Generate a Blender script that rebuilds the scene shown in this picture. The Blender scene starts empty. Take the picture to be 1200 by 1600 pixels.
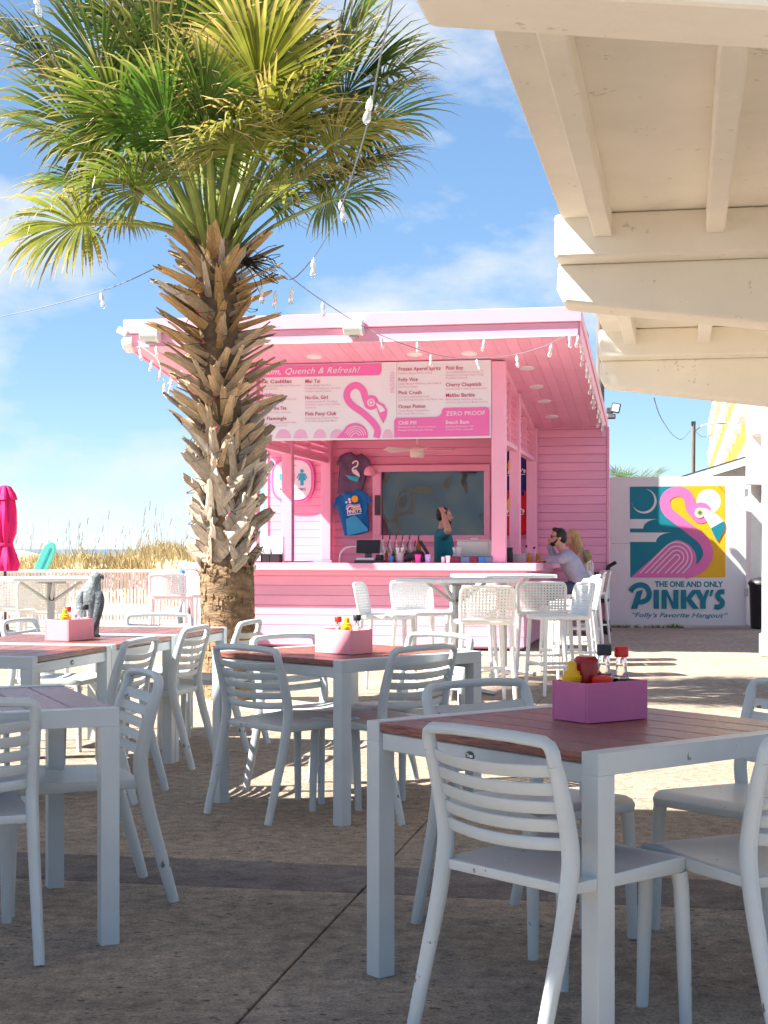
import bpy, bmesh, math, random
from mathutils import Vector, Matrix
from mathutils.geometry import tessellate_polygon
random.seed(7)
rad = math.radians
scene = bpy.context.scene
COL = scene.collection

# ------------------------------------------------------------------ camera, sky, sun, exposure
CAM_H, FPX, HORIZON = 1.24, 2400.0, 857.0
cam_data = bpy.data.cameras.new("camera")
cam = bpy.data.objects.new("camera", cam_data)
COL.objects.link(cam)
cam.location = (0, 0, CAM_H)
cam.rotation_euler = (rad(90), 0, 0)
cam_data.sensor_fit = 'HORIZONTAL'
cam_data.sensor_width = 36
cam_data.lens = 36 * FPX / 1200
cam_data.shift_y = (HORIZON - 800) / 1200
cam_data.clip_start = 0.05
cam_data.clip_end = 9000
scene.camera = cam

SUN_EL = rad(46.5)
SUN_XY = Vector((-0.976, -0.216)).normalized()
world = bpy.data.worlds.new("World")
scene.world = world
world.use_nodes = True
wn, wl = world.node_tree.nodes, world.node_tree.links
wn.clear()
w_out = wn.new('ShaderNodeOutputWorld')
w_bg = wn.new('ShaderNodeBackground')
w_bg.inputs['Strength'].default_value = 0.128
sky = wn.new('ShaderNodeTexSky')
sky.sky_type = 'NISHITA'
sky.sun_disc = False
sky.sun_elevation = SUN_EL
sky.sun_rotation = math.atan2(SUN_XY.x, SUN_XY.y)
sky.air_density = 0.5
sky.dust_density = 0.0
sky.ozone_density = 4.0
tc = wn.new('ShaderNodeTexCoord')
mp = wn.new('ShaderNodeMapping')
mp.inputs['Scale'].default_value = (1.0, 1.0, 2.1)
mp.inputs['Location'].default_value = (1.67730712890625, -1.9152055978775024, -5.933714389801025)
n1 = wn.new('ShaderNodeTexNoise')
n1.inputs['Scale'].default_value = 6.0
n1.inputs['Detail'].default_value = 9
n1.inputs['Roughness'].default_value = 0.56
cr = wn.new('ShaderNodeValToRGB')
cr.color_ramp.elements[0].position = 0.50
cr.color_ramp.elements[0].color = (0, 0, 0, 1)
cr.color_ramp.elements[1].position = 0.67
cr.color_ramp.elements[1].color = (.85, .85, .85, 1)
w_mix = wn.new('ShaderNodeMixRGB')
w_mix.inputs['Color2'].default_value = (1.95, 2.02, 2.1, 1)
wl.new(tc.outputs['Generated'], mp.inputs['Vector'])
wl.new(mp.outputs['Vector'], n1.inputs['Vector'])
wl.new(n1.outputs['Fac'], cr.inputs['Fac'])
wl.new(cr.outputs['Color'], w_mix.inputs['Fac'])
w_gam = wn.new('ShaderNodeGamma'); w_gam.inputs['Gamma'].default_value = 0.5
w_hs = wn.new('ShaderNodeHueSaturation'); w_hs.inputs['Saturation'].default_value = 1.42
wl.new(sky.outputs['Color'], w_gam.inputs['Color'])
wl.new(w_gam.outputs['Color'], w_hs.inputs['Color'])
wl.new(w_hs.outputs['Color'], w_mix.inputs['Color1'])
wl.new(w_mix.outputs['Color'], w_bg.inputs['Color'])
wl.new(w_bg.outputs['Background'], w_out.inputs['Surface'])

sun_data = bpy.data.lights.new("sun", 'SUN')
sun_data.energy = 5.0
sun_data.angle = rad(0.53)
sun_data.color = (1.0, 0.945, 0.86)
sun = bpy.data.objects.new("sun", sun_data)
COL.objects.link(sun)
to_sun = Vector((SUN_XY.x * math.cos(SUN_EL), SUN_XY.y * math.cos(SUN_EL), math.sin(SUN_EL)))
sun.rotation_euler = to_sun.to_track_quat('Z', 'Y').to_euler()
sun.location = (-10, -5, 14)

scene.view_settings.view_transform = 'Standard'
scene.view_settings.look = 'None'
scene.view_settings.gamma = 1
scene.view_settings.use_curve_mapping = False
scene.view_settings.exposure = 1.95
scene.cycles.max_bounces = 10
scene.cycles.diffuse_bounces = 6
scene.cycles.transparent_max_bounces = 12

# ------------------------------------------------------------------ helpers
def P(x, y, d):
    """world point seen at photo pixel (x, y) when it lies d metres in front of the camera"""
    return Vector(((x - 600) * d / FPX, d, CAM_H + (HORIZON - y) * d / FPX))

class MB:
    def __init__(s):
        s.v, s.f, s.m, s.s = [], [], [], []
    def add(s, verts, faces, mi=0, smooth=False, T=None):
        b = len(s.v)
        for p in verts:
            p = Vector(p)
            s.v.append(T @ p if T is not None else p)
        for f in faces:
            s.f.append([i + b for i in f]); s.m.append(mi); s.s.append(smooth)
        return s
    def box(s, x0, x1, y0, y1, z0, z1, mi=0, T=None):
        v = [(x, y, z) for z in (z0, z1) for y in (y0, y1) for x in (x0, x1)]
        return s.add(v, [(0, 2, 3, 1), (4, 5, 7, 6), (0, 1, 5, 4), (2, 6, 7, 3), (0, 4, 6, 2), (1, 3, 7, 5)], mi, False, T)
    def hexa(s, q0, q1, mi=0):
        """two quads (4 points each) joined into a solid"""
        return s.add(list(q0) + list(q1), [(3, 2, 1, 0), (4, 5, 6, 7), (0, 1, 5, 4), (1, 2, 6, 5), (2, 3, 7, 6), (3, 0, 4, 7)], mi)
    def tube(s, pts, r, n=8, mi=0, caps=True, ry=None, side=None, smooth=True, T=None):
        pts = [Vector(p) for p in pts]
        k = len(pts)
        r = [r] * k if not isinstance(r, (list, tuple)) else r
        ry = r if ry is None else ([ry] * k if not isinstance(ry, (list, tuple)) else ry)
        vs, u = [], Vector(side) if side is not None else None
        for i, p in enumerate(pts):
            t = (pts[min(i + 1, k - 1)] - pts[max(i - 1, 0)]).normalized()
            if u is None:
                u = Vector((1, 0, 0)) if abs(t.x) < .9 else Vector((0, 1, 0))
            u = (u - t * u.dot(t))
            u = u.normalized() if u.length > 1e-6 else t.orthogonal().normalized()
            w = t.cross(u)
            for j in range(n):
                a = 2 * math.pi * j / n
                vs.append(p + u * (math.cos(a) * r[i]) + w * (math.sin(a) * ry[i]))
        fs = [(i * n + j, i * n + (j + 1) % n, (i + 1) * n + (j + 1) % n, (i + 1) * n + j) for i in range(k - 1) for j in range(n)]
        if caps:
            fs += [tuple(range(n - 1, -1, -1)), tuple((k - 1) * n + j for j in range(n))]
        return s.add(vs, fs, mi, smooth, T)
    def lathe(s, prof, n=14, c=(0, 0, 0), mi=0, smooth=True, T=None, fold=None):
        c = Vector(c); k = len(prof)
        vs = []
        for (r, z) in prof:
            for j in range(n):
                a = 2 * math.pi * j / n
                q = r * (fold(a, z) if fold else 1)
                vs.append(c + Vector((q * math.cos(a), q * math.sin(a), z)))
        fs = [(i * n + j, i * n + (j + 1) % n, (i + 1) * n + (j + 1) % n, (i + 1) * n + j) for i in range(k - 1) for j in range(n)]
        fs += [tuple(range(n - 1, -1, -1)), tuple((k - 1) * n + j for j in range(n))]
        return s.add(vs, fs, mi, smooth, T)
    def poly(s, pts2, fn, t0, t1, mi=0):
        """a 2-D outline made solid between depths t0 and t1; fn(u, v, t) gives the point"""
        k = len(pts2)
        tris = tessellate_polygon([[Vector((p[0], p[1], 0)) for p in pts2]])
        vs = [fn(u, v, t0) for u, v in pts2] + [fn(u, v, t1) for u, v in pts2]
        fs = [tuple(t) for t in tris] + [tuple(i + k for i in t) for t in tris]
        fs += [(i, (i + 1) % k, (i + 1) % k + k, i + k) for i in range(k)]
        return s.add(vs, fs, mi)
    def ball(s, c, rx, ry=None, rz=None, n=12, m=8, mi=0, T=None):
        ry = rx if ry is None else ry; rz = rx if rz is None else rz
        c = Vector(c)
        vs = [c + Vector((0, 0, -rz))]
        for i in range(1, m):
            a = -math.pi / 2 + math.pi * i / m
            for j in range(n):
                b = 2 * math.pi * j / n
                vs.append(c + Vector((rx * math.cos(a) * math.cos(b), ry * math.cos(a) * math.sin(b), rz * math.sin(a))))
        vs.append(c + Vector((0, 0, rz)))
        fs = [(0, 1 + (j + 1) % n, 1 + j) for j in range(n)]
        for i in range(m - 2):
            for j in range(n):
                fs.append((1 + i * n + j, 1 + i * n + (j + 1) % n, 1 + (i + 1) * n + (j + 1) % n, 1 + (i + 1) * n + j))
        e = 1 + (m - 2) * n
        fs += [(e + j, e + (j + 1) % n, len(vs) - 1) for j in range(n)]
        return s.add(vs, fs, mi, True, T)
    def mesh(s, name, mats, bevel=0, seg=1, angle=40):
        me = bpy.data.meshes.new(name)
        me.from_pydata([tuple(p) for p in s.v], [], s.f)
        for m in (mats if isinstance(mats, (list, tuple)) else [mats]):
            me.materials.append(m)
        me.polygons.foreach_set('material_index', s.m)
        me.polygons.foreach_set('use_smooth', s.s)
        bm = bmesh.new(); bm.from_mesh(me)
        bmesh.ops.recalc_face_normals(bm, faces=bm.faces)
        if bevel:
            ed = [e for e in bm.edges if len(e.link_faces) == 2 and e.calc_face_angle(0) > rad(30)]
            bmesh.ops.bevel(bm, geom=ed, offset=bevel, segments=seg, profile=0.5, affect='EDGES', clamp_overlap=True)
        bm.to_mesh(me); bm.free()
        if any(s.s):
            me.set_sharp_from_angle(angle=rad(angle))
        me.update()
        return me
    def build(s, name, mats, parent=None, bevel=0, seg=1, angle=40):
        return link(name, s.mesh(name, mats, bevel, seg, angle), parent)

def link(name, me, parent=None, loc=None, rot=None):
    o = bpy.data.objects.new(name, me)
    COL.objects.link(o)
    if parent is not None: o.parent = parent
    if loc is not None: o.location = loc
    if rot is not None: o.rotation_euler = rot
    return o

def tag(o, label, cat, group=None):
    o['label'] = label; o['category'] = cat
    if group: o['group'] = group
    return o

def thing(name, label, cat, loc=(0, 0, 0), rz=0.0, group=None):
    o = bpy.data.objects.new(name, None)
    o.empty_display_size = 0.1
    COL.objects.link(o)
    o.location = loc; o.rotation_euler = (0, 0, rz)
    return tag(o, label, cat, group)

def kind(o, k):
    o['kind'] = k
    return o

def dup(root, loc, rz, label, group=None):
    def cp(o, parent):
        c = o.copy(); COL.objects.link(c)
        if parent is not None: c.parent = parent
        for ch in list(kids.get(o.name, ())): cp(ch, c)
        return c
    kids = {}
    def walk(o):
        kids[o.name] = list(o.children)
        for ch in o.children: walk(ch)
    walk(root)
    r = cp(root, None)
    r.location = loc; r.rotation_euler = (0, 0, rz); r['label'] = label
    if group: r['group'] = group
    return r

# ------------------------------------------------------------------ materials
def mat(name, col, rough=0.5, var=0.10, scale=6.0, bump=0.0, bscale=60.0, metal=0.0, spec=0.5, trans=0.0, alpha=1.0,
        stretch=(1, 1, 1), obj_var=0.0, dirt=0.0, dirt_col=(.12, .10, .08), coat=0.0, ior=1.45, warp=0.0, specks=0.0):
    m = bpy.data.materials.new(name); m.use_nodes = True
    nt = m.node_tree; nd, lk = nt.nodes, nt.links
    b = nd['Principled BSDF']
    b.inputs['Roughness'].default_value = rough
    b.inputs['Metallic'].default_value = metal
    b.inputs['Specular IOR Level'].default_value = spec
    b.inputs['Transmission Weight'].default_value = trans
    b.inputs['IOR'].default_value = ior
    b.inputs['Coat Weight'].default_value = coat
    b.inputs['Alpha'].default_value = alpha
    t = nd.new('ShaderNodeTexCoord'); mp = nd.new('ShaderNodeMapping')
    mp.inputs['Scale'].default_value = stretch
    lk.new(t.outputs['Object'], mp.inputs['Vector'])
    n = nd.new('ShaderNodeTexNoise'); n.inputs['Scale'].default_value = scale; n.inputs['Detail'].default_value = 6
    n.inputs['Roughness'].default_value = 0.6
    n.inputs['Distortion'].default_value = warp
    lk.new(mp.outputs['Vector'], n.inputs['Vector'])
    r = nd.new('ShaderNodeValToRGB')
    lo = [max(0, c * (1 - var)) for c in col]; hi = [min(1, c * (1 + var)) for c in col]
    r.color_ramp.elements[0].position = .32; r.color_ramp.elements[0].color = (*lo, 1)
    r.color_ramp.elements[1].position = .68; r.color_ramp.elements[1].color = (*hi, 1)
    lk.new(n.outputs['Fac'], r.inputs['Fac'])
    out = r.outputs['Color']
    if dirt:
        n2 = nd.new('ShaderNodeTexNoise'); n2.inputs['Scale'].default_value = scale * .7; n2.inputs['Detail'].default_value = 9
        n2.inputs['Roughness'].default_value = .72
        lk.new(mp.outputs['Vector'], n2.inputs['Vector'])
        r2 = nd.new('ShaderNodeValToRGB')
        r2.color_ramp.elements[0].position = .60; r2.color_ramp.elements[0].color = (0, 0, 0, 1)
        r2.color_ramp.elements[1].position = .76; r2.color_ramp.elements[1].color = (dirt, dirt, dirt, 1)
        lk.new(n2.outputs['Fac'], r2.inputs['Fac'])
        mx = nd.new('ShaderNodeMixRGB'); mx.inputs['Color2'].default_value = (*dirt_col, 1)
        lk.new(r2.outputs['Color'], mx.inputs['Fac']); lk.new(out, mx.inputs['Color1'])
        out = mx.outputs['Color']
    if specks:
        n4 = nd.new('ShaderNodeTexNoise'); n4.inputs['Scale'].default_value = 34; n4.inputs['Detail'].default_value = 3
        lk.new(mp.outputs['Vector'], n4.inputs['Vector'])
        n5 = nd.new('ShaderNodeTexNoise'); n5.inputs['Scale'].default_value = 5; n5.inputs['Detail'].default_value = 3
        lk.new(mp.outputs['Vector'], n5.inputs['Vector'])
        ml = nd.new('ShaderNodeMath'); ml.operation = 'MULTIPLY'
        lk.new(n4.outputs['Fac'], ml.inputs[0]); lk.new(n5.outputs['Fac'], ml.inputs[1])
        r4 = nd.new('ShaderNodeValToRGB')
        r4.color_ramp.elements[0].position = .405; r4.color_ramp.elements[0].color = (0, 0, 0, 1)
        r4.color_ramp.elements[1].position = .43; r4.color_ramp.elements[1].color = (specks, specks, specks, 1)
        lk.new(ml.outputs[0], r4.inputs['Fac'])
        m4 = nd.new('ShaderNodeMixRGB'); m4.inputs['Color2'].default_value = (.07, .06, .05, 1)
        lk.new(r4.outputs['Color'], m4.inputs['Fac']); lk.new(out, m4.inputs['Color1'])
        out = m4.outputs['Color']
    if obj_var:
        oi = nd.new('ShaderNodeObjectInfo'); hs = nd.new('ShaderNodeHueSaturation')
        ma = nd.new('ShaderNodeMapRange')
        ma.inputs['To Min'].default_value = 1 - obj_var; ma.inputs['To Max'].default_value = 1 + obj_var
        lk.new(oi.outputs['Random'], ma.inputs['Value']); lk.new(ma.outputs['Result'], hs.inputs['Value'])
        lk.new(out, hs.inputs['Color']); out = hs.outputs['Color']
    lk.new(out, b.inputs['Base Color'])
    if bump:
        n3 = nd.new('ShaderNodeTexNoise'); n3.inputs['Scale'].default_value = bscale; n3.inputs['Detail'].default_value = 5
        lk.new(mp.outputs['Vector'], n3.inputs['Vector'])
        bp = nd.new('ShaderNodeBump'); bp.inputs['Strength'].default_value = bump; bp.inputs['Distance'].default_value = .01
        lk.new(n3.outputs['Fac'], bp.inputs['Height']); lk.new(bp.outputs['Normal'], b.inputs['Normal'])
    return m

M = {}
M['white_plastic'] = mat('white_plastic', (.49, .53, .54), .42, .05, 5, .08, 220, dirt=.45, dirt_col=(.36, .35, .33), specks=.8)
M['stool_white'] = mat('stool_white', (.82, .82, .80), .42, .03, 5)
M['stool_pink'] = mat('stool_pink', (.80, .70, .73), .42, .03, 5)
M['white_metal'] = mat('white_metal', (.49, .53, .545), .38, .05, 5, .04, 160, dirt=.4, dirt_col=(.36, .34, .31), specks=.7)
M['plank'] = mat('plank', (.225, .085, .062), .27, .38, 7, .7, 16, stretch=(1, 12, 6), obj_var=.16, warp=2.2)
M['pink'] = mat('pink_paint', (.86, .405, .54), .5, .035, 3, .05, 90, dirt=.12, dirt_col=(.55, .20, .30))
M['pink_board'] = mat('pink_board', (.85, .385, .525), .52, .05, 4, .10, 60, stretch=(.4, 1, 2), obj_var=.06, dirt=.28, dirt_col=(.58, .24, .34))
M['pink_light'] = mat('pink_fascia', (.80, .37, .49), .5, .03, 3, .05, 60, dirt=.10, dirt_col=(.7, .4, .5))
M['pink_dark'] = mat('pink_groove', (.68, .25, .36), .7, .05, 4)
M['concrete_white'] = mat('painted_concrete', (.90, .86, .765), .75, .05, 1.6, .45, 9, dirt=.45, dirt_col=(.58, .50, .39), specks=.25)
M['stucco'] = mat('white_stucco', (.78, .76, .72), .85, .05, 3, .8, 14, dirt=.2, dirt_col=(.5, .46, .4))
M['black'] = mat('black_plastic', (.018, .018, .02), .45, .1, 5)
M['dark_grey'] = mat('dark_grey', (.06, .06, .065), .5, .1, 5)
M['grey_metal'] = mat('grey_metal', (.42, .43, .44), .38, .05, 8, metal=.6)
M['white'] = mat('white_paint', (.80, .79, .77), .5, .03, 4)
M['gate_white'] = mat('gate_white', (.76, .72, .68), .6, .03, 2.2, .08, 20, dirt=.18, dirt_col=(.55, .48, .40))
M['red'] = mat('red_plastic', (.62, .02, .015), .4, .05, 5)
M['ketchup'] = mat('ketchup_red', (.32, .008, .01), .25, .08, 5)
M['yellow'] = mat('mustard_yellow', (.75, .42, .012), .45, .05, 5)
M['caddy'] = mat('caddy_pink', (.52, .125, .29), .5, .04, 7, .06, 60)
M['caddy_coral'] = mat('caddy_coral', (.80, .30, .36), .5, .04, 7, .06, 60)
M['glass'] = mat('clear_glass', (.9, .92, .92), .03, .0, 1, trans=1.0, ior=1.3)
M['sauce'] = mat('dark_sauce', (.022, .008, .006), .2, .05, 5)
M['skin'] = mat('skin', (.55, .29, .20), .5, .06, 30)
M['hair_dark'] = mat('dark_hair', (.012, .009, .007), .5, .3, 80, .5, 160)
M['hair_blond'] = mat('blond_hair', (.50, .30, .11), .5, .3, 40, .6, 120, stretch=(3, 3, .5))
M['shirt_teal'] = mat('teal_shirt', (.008, .17, .20), .85, .12, 12, .3, 40)
M['shirt_lilac'] = mat('lilac_shirt', (.33, .32, .43), .85, .08, 12, .3, 40)
M['beige_cloth'] = mat('beige_cloth', (.55, .44, .34), .85, .08, 12, .3, 40)
M['denim'] = mat('denim', (.05, .07, .12), .85, .15, 20, .2, 90)
M['straw'] = mat('straw_hat', (.30, .24, .11), .8, .15, 30, .4, 90)
M['sand'] = mat('sand', (.50, .40, .26), .9, .12, 7, .6, 30)
M['dune_sand'] = mat('dune_sand', (.55, .46, .32), .9, .12, 3, .5, 20)
M['sea'] = mat('sea_water', (.03, .10, .14), .15, .2, .05, .5, .6)
M['fence'] = mat('fence_white', (.72, .72, .685), .75, .07, 5, .2, 30, stretch=(3, 3, .5), obj_var=.08)
M['fence_rail'] = mat('fence_rail', (.72, .68, .64), .7, .06, 5, .2, 30)
M['magenta'] = mat('magenta_fabric', (.60, .006, .13), .75, .08, 6, .2, 60)
M['teal_board'] = mat('teal_board', (.10, .55, .42), .45, .05, 5)
M['falcon'] = mat('falcon_grey', (.17, .21, .22), .6, .35, 22, .7, 55)
M['falcon_dark'] = mat('falcon_dark', (.07, .09, .10), .6, .35, 22, .7, 55)
M['yellow_wall'] = mat('yellow_stucco', (.60, .37, .095), .8, .05, 2)
M['shed'] = mat('shed_siding', (.66, .66, .64), .7, .05, 3)
M['shingle'] = mat('dark_shingle', (.05, .055, .07), .85, .25, 10, .4, 40)
M['pole_wood'] = mat('pole_wood', (.17, .14, .12), .85, .3, 10, .6, 40, stretch=(3, 3, .25))
M['cable'] = mat('cable_grey', (.16, .19, .22), .6, .1, 5)
M['cable_white'] = mat('cable_white', (.72, .70, .68), .6, .05, 5)
M['socket'] = mat('lamp_socket', (.74, .73, .70), .5, .05, 6)
M['bulb'] = mat('lamp_bulb', (.92, .92, .90), .05, .0, 1, trans=.75, ior=1.2)
M['pvc'] = mat('grey_white', (.60, .62, .58), .4, .04, 5)
M['navy'] = mat('navy_cloth', (.018, .02, .16), .85, .1, 8, .3, 40)
M['shirt_red'] = mat('red_cloth', (.60, .008, .018), .85, .1, 8, .3, 40)
M['shirt_blue'] = mat('blue_cloth', (.008, .16, .42), .85, .1, 8, .3, 40)
M['shirt_sky'] = mat('sky_cloth', (.05, .42, .66), .85, .1, 8)
M['shirt_plum'] = mat('plum_cloth', (.14, .09, .15), .85, .1, 8, .3, 40)
M['art_teal'] = mat('mural_teal', (.0, .20, .25), .55, .04, 3)
M['art_yellow'] = mat('mural_yellow', (.82, .42, .006), .55, .04, 3)
M['art_pink'] = mat('mural_pink', (.80, .16, .40), .55, .04, 3)
M['art_white'] = mat('mural_white', (.76, .72, .68), .55, .03, 3)
M['menu_white'] = mat('menu_white', (.78, .76, .78), .4, .02, 2)
M['menu_pink'] = mat('menu_pink', (.82, .16, .44), .4, .03, 2)
M['menu_pale'] = mat('menu_pale_pink', (.80, .44, .62), .4, .03, 2)
M['menu_text'] = mat('menu_text', (.46, .05, .13), .5, .03, 2)
M['menu_fine'] = mat('menu_fine_text', (.62, .30, .40), .5, .03, 2)
M['cyan'] = mat('sign_cyan', (.02, .42, .52), .5, .03, 2)
M['fan_white'] = mat('fan_cream', (.72, .62, .54), .45, .04, 5)
M['weed'] = mat('weed_green', (.10, .16, .02), .7, .3, 20)
M['bottle_clear'] = mat('bar_bottle', (.75, .75, .72), .08, .03, 5, trans=.7, ior=1.3)
M['bottle_green'] = mat('bar_bottle_green', (.05, .25, .08), .08, .03, 5, trans=.6, ior=1.3)
M['bottle_amber'] = mat('bar_bottle_amber', (.45, .18, .03), .08, .03, 5, trans=.5, ior=1.3)
M['beer'] = mat('amber_drink', (.70, .30, .02), .1, .05, 5, trans=.3)
M['cup_pink'] = mat('pink_cup', (.80, .06, .40), .3, .05, 5)
M['cup_lilac'] = mat('lilac_cup', (.45, .40, .72), .3, .05, 5)
M['cup_blue'] = mat('blue_cup', (.02, .22, .50), .3, .05, 5)
M['cup_grey'] = mat('clear_cup', (.55, .56, .58), .2, .05, 5, trans=.4)
M['maroon'] = mat('maroon_box', (.16, .015, .05), .5, .08, 5)
M['steel_blue'] = mat('steel_blue_box', (.10, .18, .30), .5, .08, 5)
M['frosted'] = mat('frosted_plastic', (.72, .72, .68), .45, .04, 5, trans=.3)
M['asphalt'] = mat('dark_soil', (.10, .08, .06), .9, .2, 4)

def ground_mat(name, col, dark, pits=.85, coarse=1.0):
    m = bpy.data.materials.new(name); m.use_nodes = True
    nd, lk = m.node_tree.nodes, m.node_tree.links
    b = nd['Principled BSDF']; b.inputs['Roughness'].default_value = .88
    g = nd.new('ShaderNodeNewGeometry')
    def noise(s, d, r=.6):
        n = nd.new('ShaderNodeTexNoise'); n.inputs['Scale'].default_value = s; n.inputs['Detail'].default_value = d
        n.inputs['Roughness'].default_value = r
        lk.new(g.outputs['Position'], n.inputs['Vector']); return n.outputs['Fac']
    def ramp(src, p0, c0, p1, c1):
        r = nd.new('ShaderNodeValToRGB'); e = r.color_ramp.elements
        e[0].position, e[0].color, e[1].position, e[1].color = p0, (*c0, 1), p1, (*c1, 1)
        lk.new(src, r.inputs['Fac']); return r.outputs['Color']
    def mix(f, a, c, mode='MIX'):
        x = nd.new('ShaderNodeMixRGB'); x.blend_type = mode
        if isinstance(f, float): x.inputs['Fac'].default_value = f
        else: lk.new(f, x.inputs['Fac'])
        for k, s in (('Color1', a), ('Color2', c)):
            if isinstance(s, tuple): x.inputs[k].default_value = (*s, 1)
            else: lk.new(s, x.inputs[k])
        return x.outputs['Color']
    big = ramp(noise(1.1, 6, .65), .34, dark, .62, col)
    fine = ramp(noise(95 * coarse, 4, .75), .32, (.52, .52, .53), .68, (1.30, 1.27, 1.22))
    c = mix(1.0, big, fine, 'MULTIPLY')
    mid = ramp(noise(14 * coarse, 7, .7), .35, (.62, .61, .61), .66, (1.24, 1.22, 1.19))
    c = mix(1.0, c, mid, 'MULTIPLY')
    mo = nd.new('ShaderNodeMapping'); mo.inputs['Scale'].default_value = (26 * coarse, 40 * coarse, 30)
    lk.new(g.outputs['Position'], mo.inputs['Vector'])
    v = nd.new('ShaderNodeTexNoise'); v.inputs['Scale'].default_value = 1.0; v.inputs['Detail'].default_value = 2
    lk.new(mo.outputs['Vector'], v.inputs['Vector'])
    hole = ramp(v.outputs['Fac'], .31, (1, 1, 1), .39, (0, 0, 0))
    area = ramp(noise(2.3, 4), .38, (0, 0, 0), .56, (pits, pits, pits))
    hm = mix(1.0, hole, area, 'MULTIPLY')
    c = mix(hm, c, (.075, .06, .05))
    spot = ramp(noise(5.2, 8, .75), .64, (0, 0, 0), .78, (.55, .55, .55))
    c = mix(spot, c, (dark[0] * .62, dark[1] * .62, dark[2] * .64))
    lk.new(c, b.inputs['Base Color'])
    bp = nd.new('ShaderNodeBump'); bp.inputs['Strength'].default_value = 1.0; bp.inputs['Distance'].default_value = .035
    hgt = mix(.5, fine, mid)
    hg2 = mix(hm, hgt, (0, 0, 0))
    lk.new(hg2, bp.inputs['Height']); lk.new(bp.outputs['Normal'], b.inputs['Normal'])
    return m
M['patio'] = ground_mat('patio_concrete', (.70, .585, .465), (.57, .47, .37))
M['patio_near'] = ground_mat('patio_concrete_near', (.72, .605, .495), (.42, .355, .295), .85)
M['band'] = ground_mat('smooth_concrete', (.36, .315, .295), (.20, .175, .17), .2, .7)

def leaf_mat(name, col, tip, tr=.35):
    m = bpy.data.materials.new(name); m.use_nodes = True
    nd, lk = m.node_tree.nodes, m.node_tree.links
    b = nd['Principled BSDF']; b.inputs['Roughness'].default_value = .38
    at = nd.new('ShaderNodeAttribute'); at.attribute_name = 'along'
    r = nd.new('ShaderNodeValToRGB'); e = r.color_ramp.elements
    e[0].position, e[0].color = .55, (*col, 1)
    e[1].position, e[1].color = 1.0, (*tip, 1)
    lk.new(at.outputs['Fac'], r.inputs['Fac'])
    g = nd.new('ShaderNodeNewGeometry'); n = nd.new('ShaderNodeTexNoise'); n.inputs['Scale'].default_value = 5
    n.inputs['Detail'].default_value = 5
    lk.new(g.outputs['Position'], n.inputs['Vector'])
    hs = nd.new('ShaderNodeHueSaturation')
    mr = nd.new('ShaderNodeMapRange'); mr.inputs['From Min'].default_value = .3; mr.inputs['From Max'].default_value = .7
    mr.inputs['To Min'].default_value = .62; mr.inputs['To Max'].default_value = 1.42
    lk.new(n.outputs['Fac'], mr.inputs['Value']); lk.new(mr.outputs['Result'], hs.inputs['Value'])
    oi = nd.new('ShaderNodeObjectInfo'); m2 = nd.new('ShaderNodeMapRange')
    m2.inputs['To Min'].default_value = .475; m2.inputs['To Max'].default_value = .515
    lk.new(oi.outputs['Random'], m2.inputs['Value']); lk.new(m2.outputs['Result'], hs.inputs['Hue'])
    lk.new(r.outputs['Color'], hs.inputs['Color']); lk.new(hs.outputs['Color'], b.inputs['Base Color'])
    t = nd.new('ShaderNodeBsdfTranslucent'); lk.new(hs.outputs['Color'], t.inputs['Color'])
    mx = nd.new('ShaderNodeMixShader'); mx.inputs['Fac'].default_value = tr
    lk.new(b.outputs[0], mx.inputs[1]); lk.new(t.outputs[0], mx.inputs[2])
    lk.new(mx.outputs[0], nd['Material Output'].inputs['Surface'])
    return m
M['frond'] = leaf_mat('palm_frond', (.082, .160, .016), (.34, .28, .09), .43)
M['frond_yellow'] = leaf_mat('palm_frond_yellow', (.185, .215, .025), (.52, .40, .13), .43)
M['petiole'] = mat('petiole', (.20, .24, .05), .45, .15, 8)
M['thread'] = mat('leaf_thread', (.55, .42, .22), .7, .1, 8)
M['boot_grey'] = mat('leaf_base_grey', (.50, .42, .33), .85, .34, 7, .6, 40, stretch=(4, 4, .8), obj_var=.25, dirt=.4, dirt_col=(.16, .12, .09))
M['boot_tan'] = mat('leaf_base_tan', (.50, .37, .23), .8, .36, 7, .6, 40, stretch=(4, 4, .8), obj_var=.28, dirt=.3, dirt_col=(.12, .08, .05))
M['boot_orange'] = mat('leaf_base_orange', (.52, .33, .14), .75, .36, 7, .6, 40, stretch=(4, 4, .8), obj_var=.3, dirt=.25, dirt_col=(.10, .06, .03))
M['bark'] = mat('palm_bark', (.20, .13, .072), .9, .5, 9, 1.0, 26, stretch=(1.0, 1.0, 2.4), dirt=.95, dirt_col=(.030, .015, .009))
M['fibre'] = mat('trunk_fibre', (.16, .10, .055), .9, .4, 12, .8, 30)
M['grass'] = mat('dune_grass', (.29, .225, .095), .8, .42, 2.0)
M['stem'] = mat('grass_stem', (.40, .36, .25), .8, .2, 3)

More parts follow.
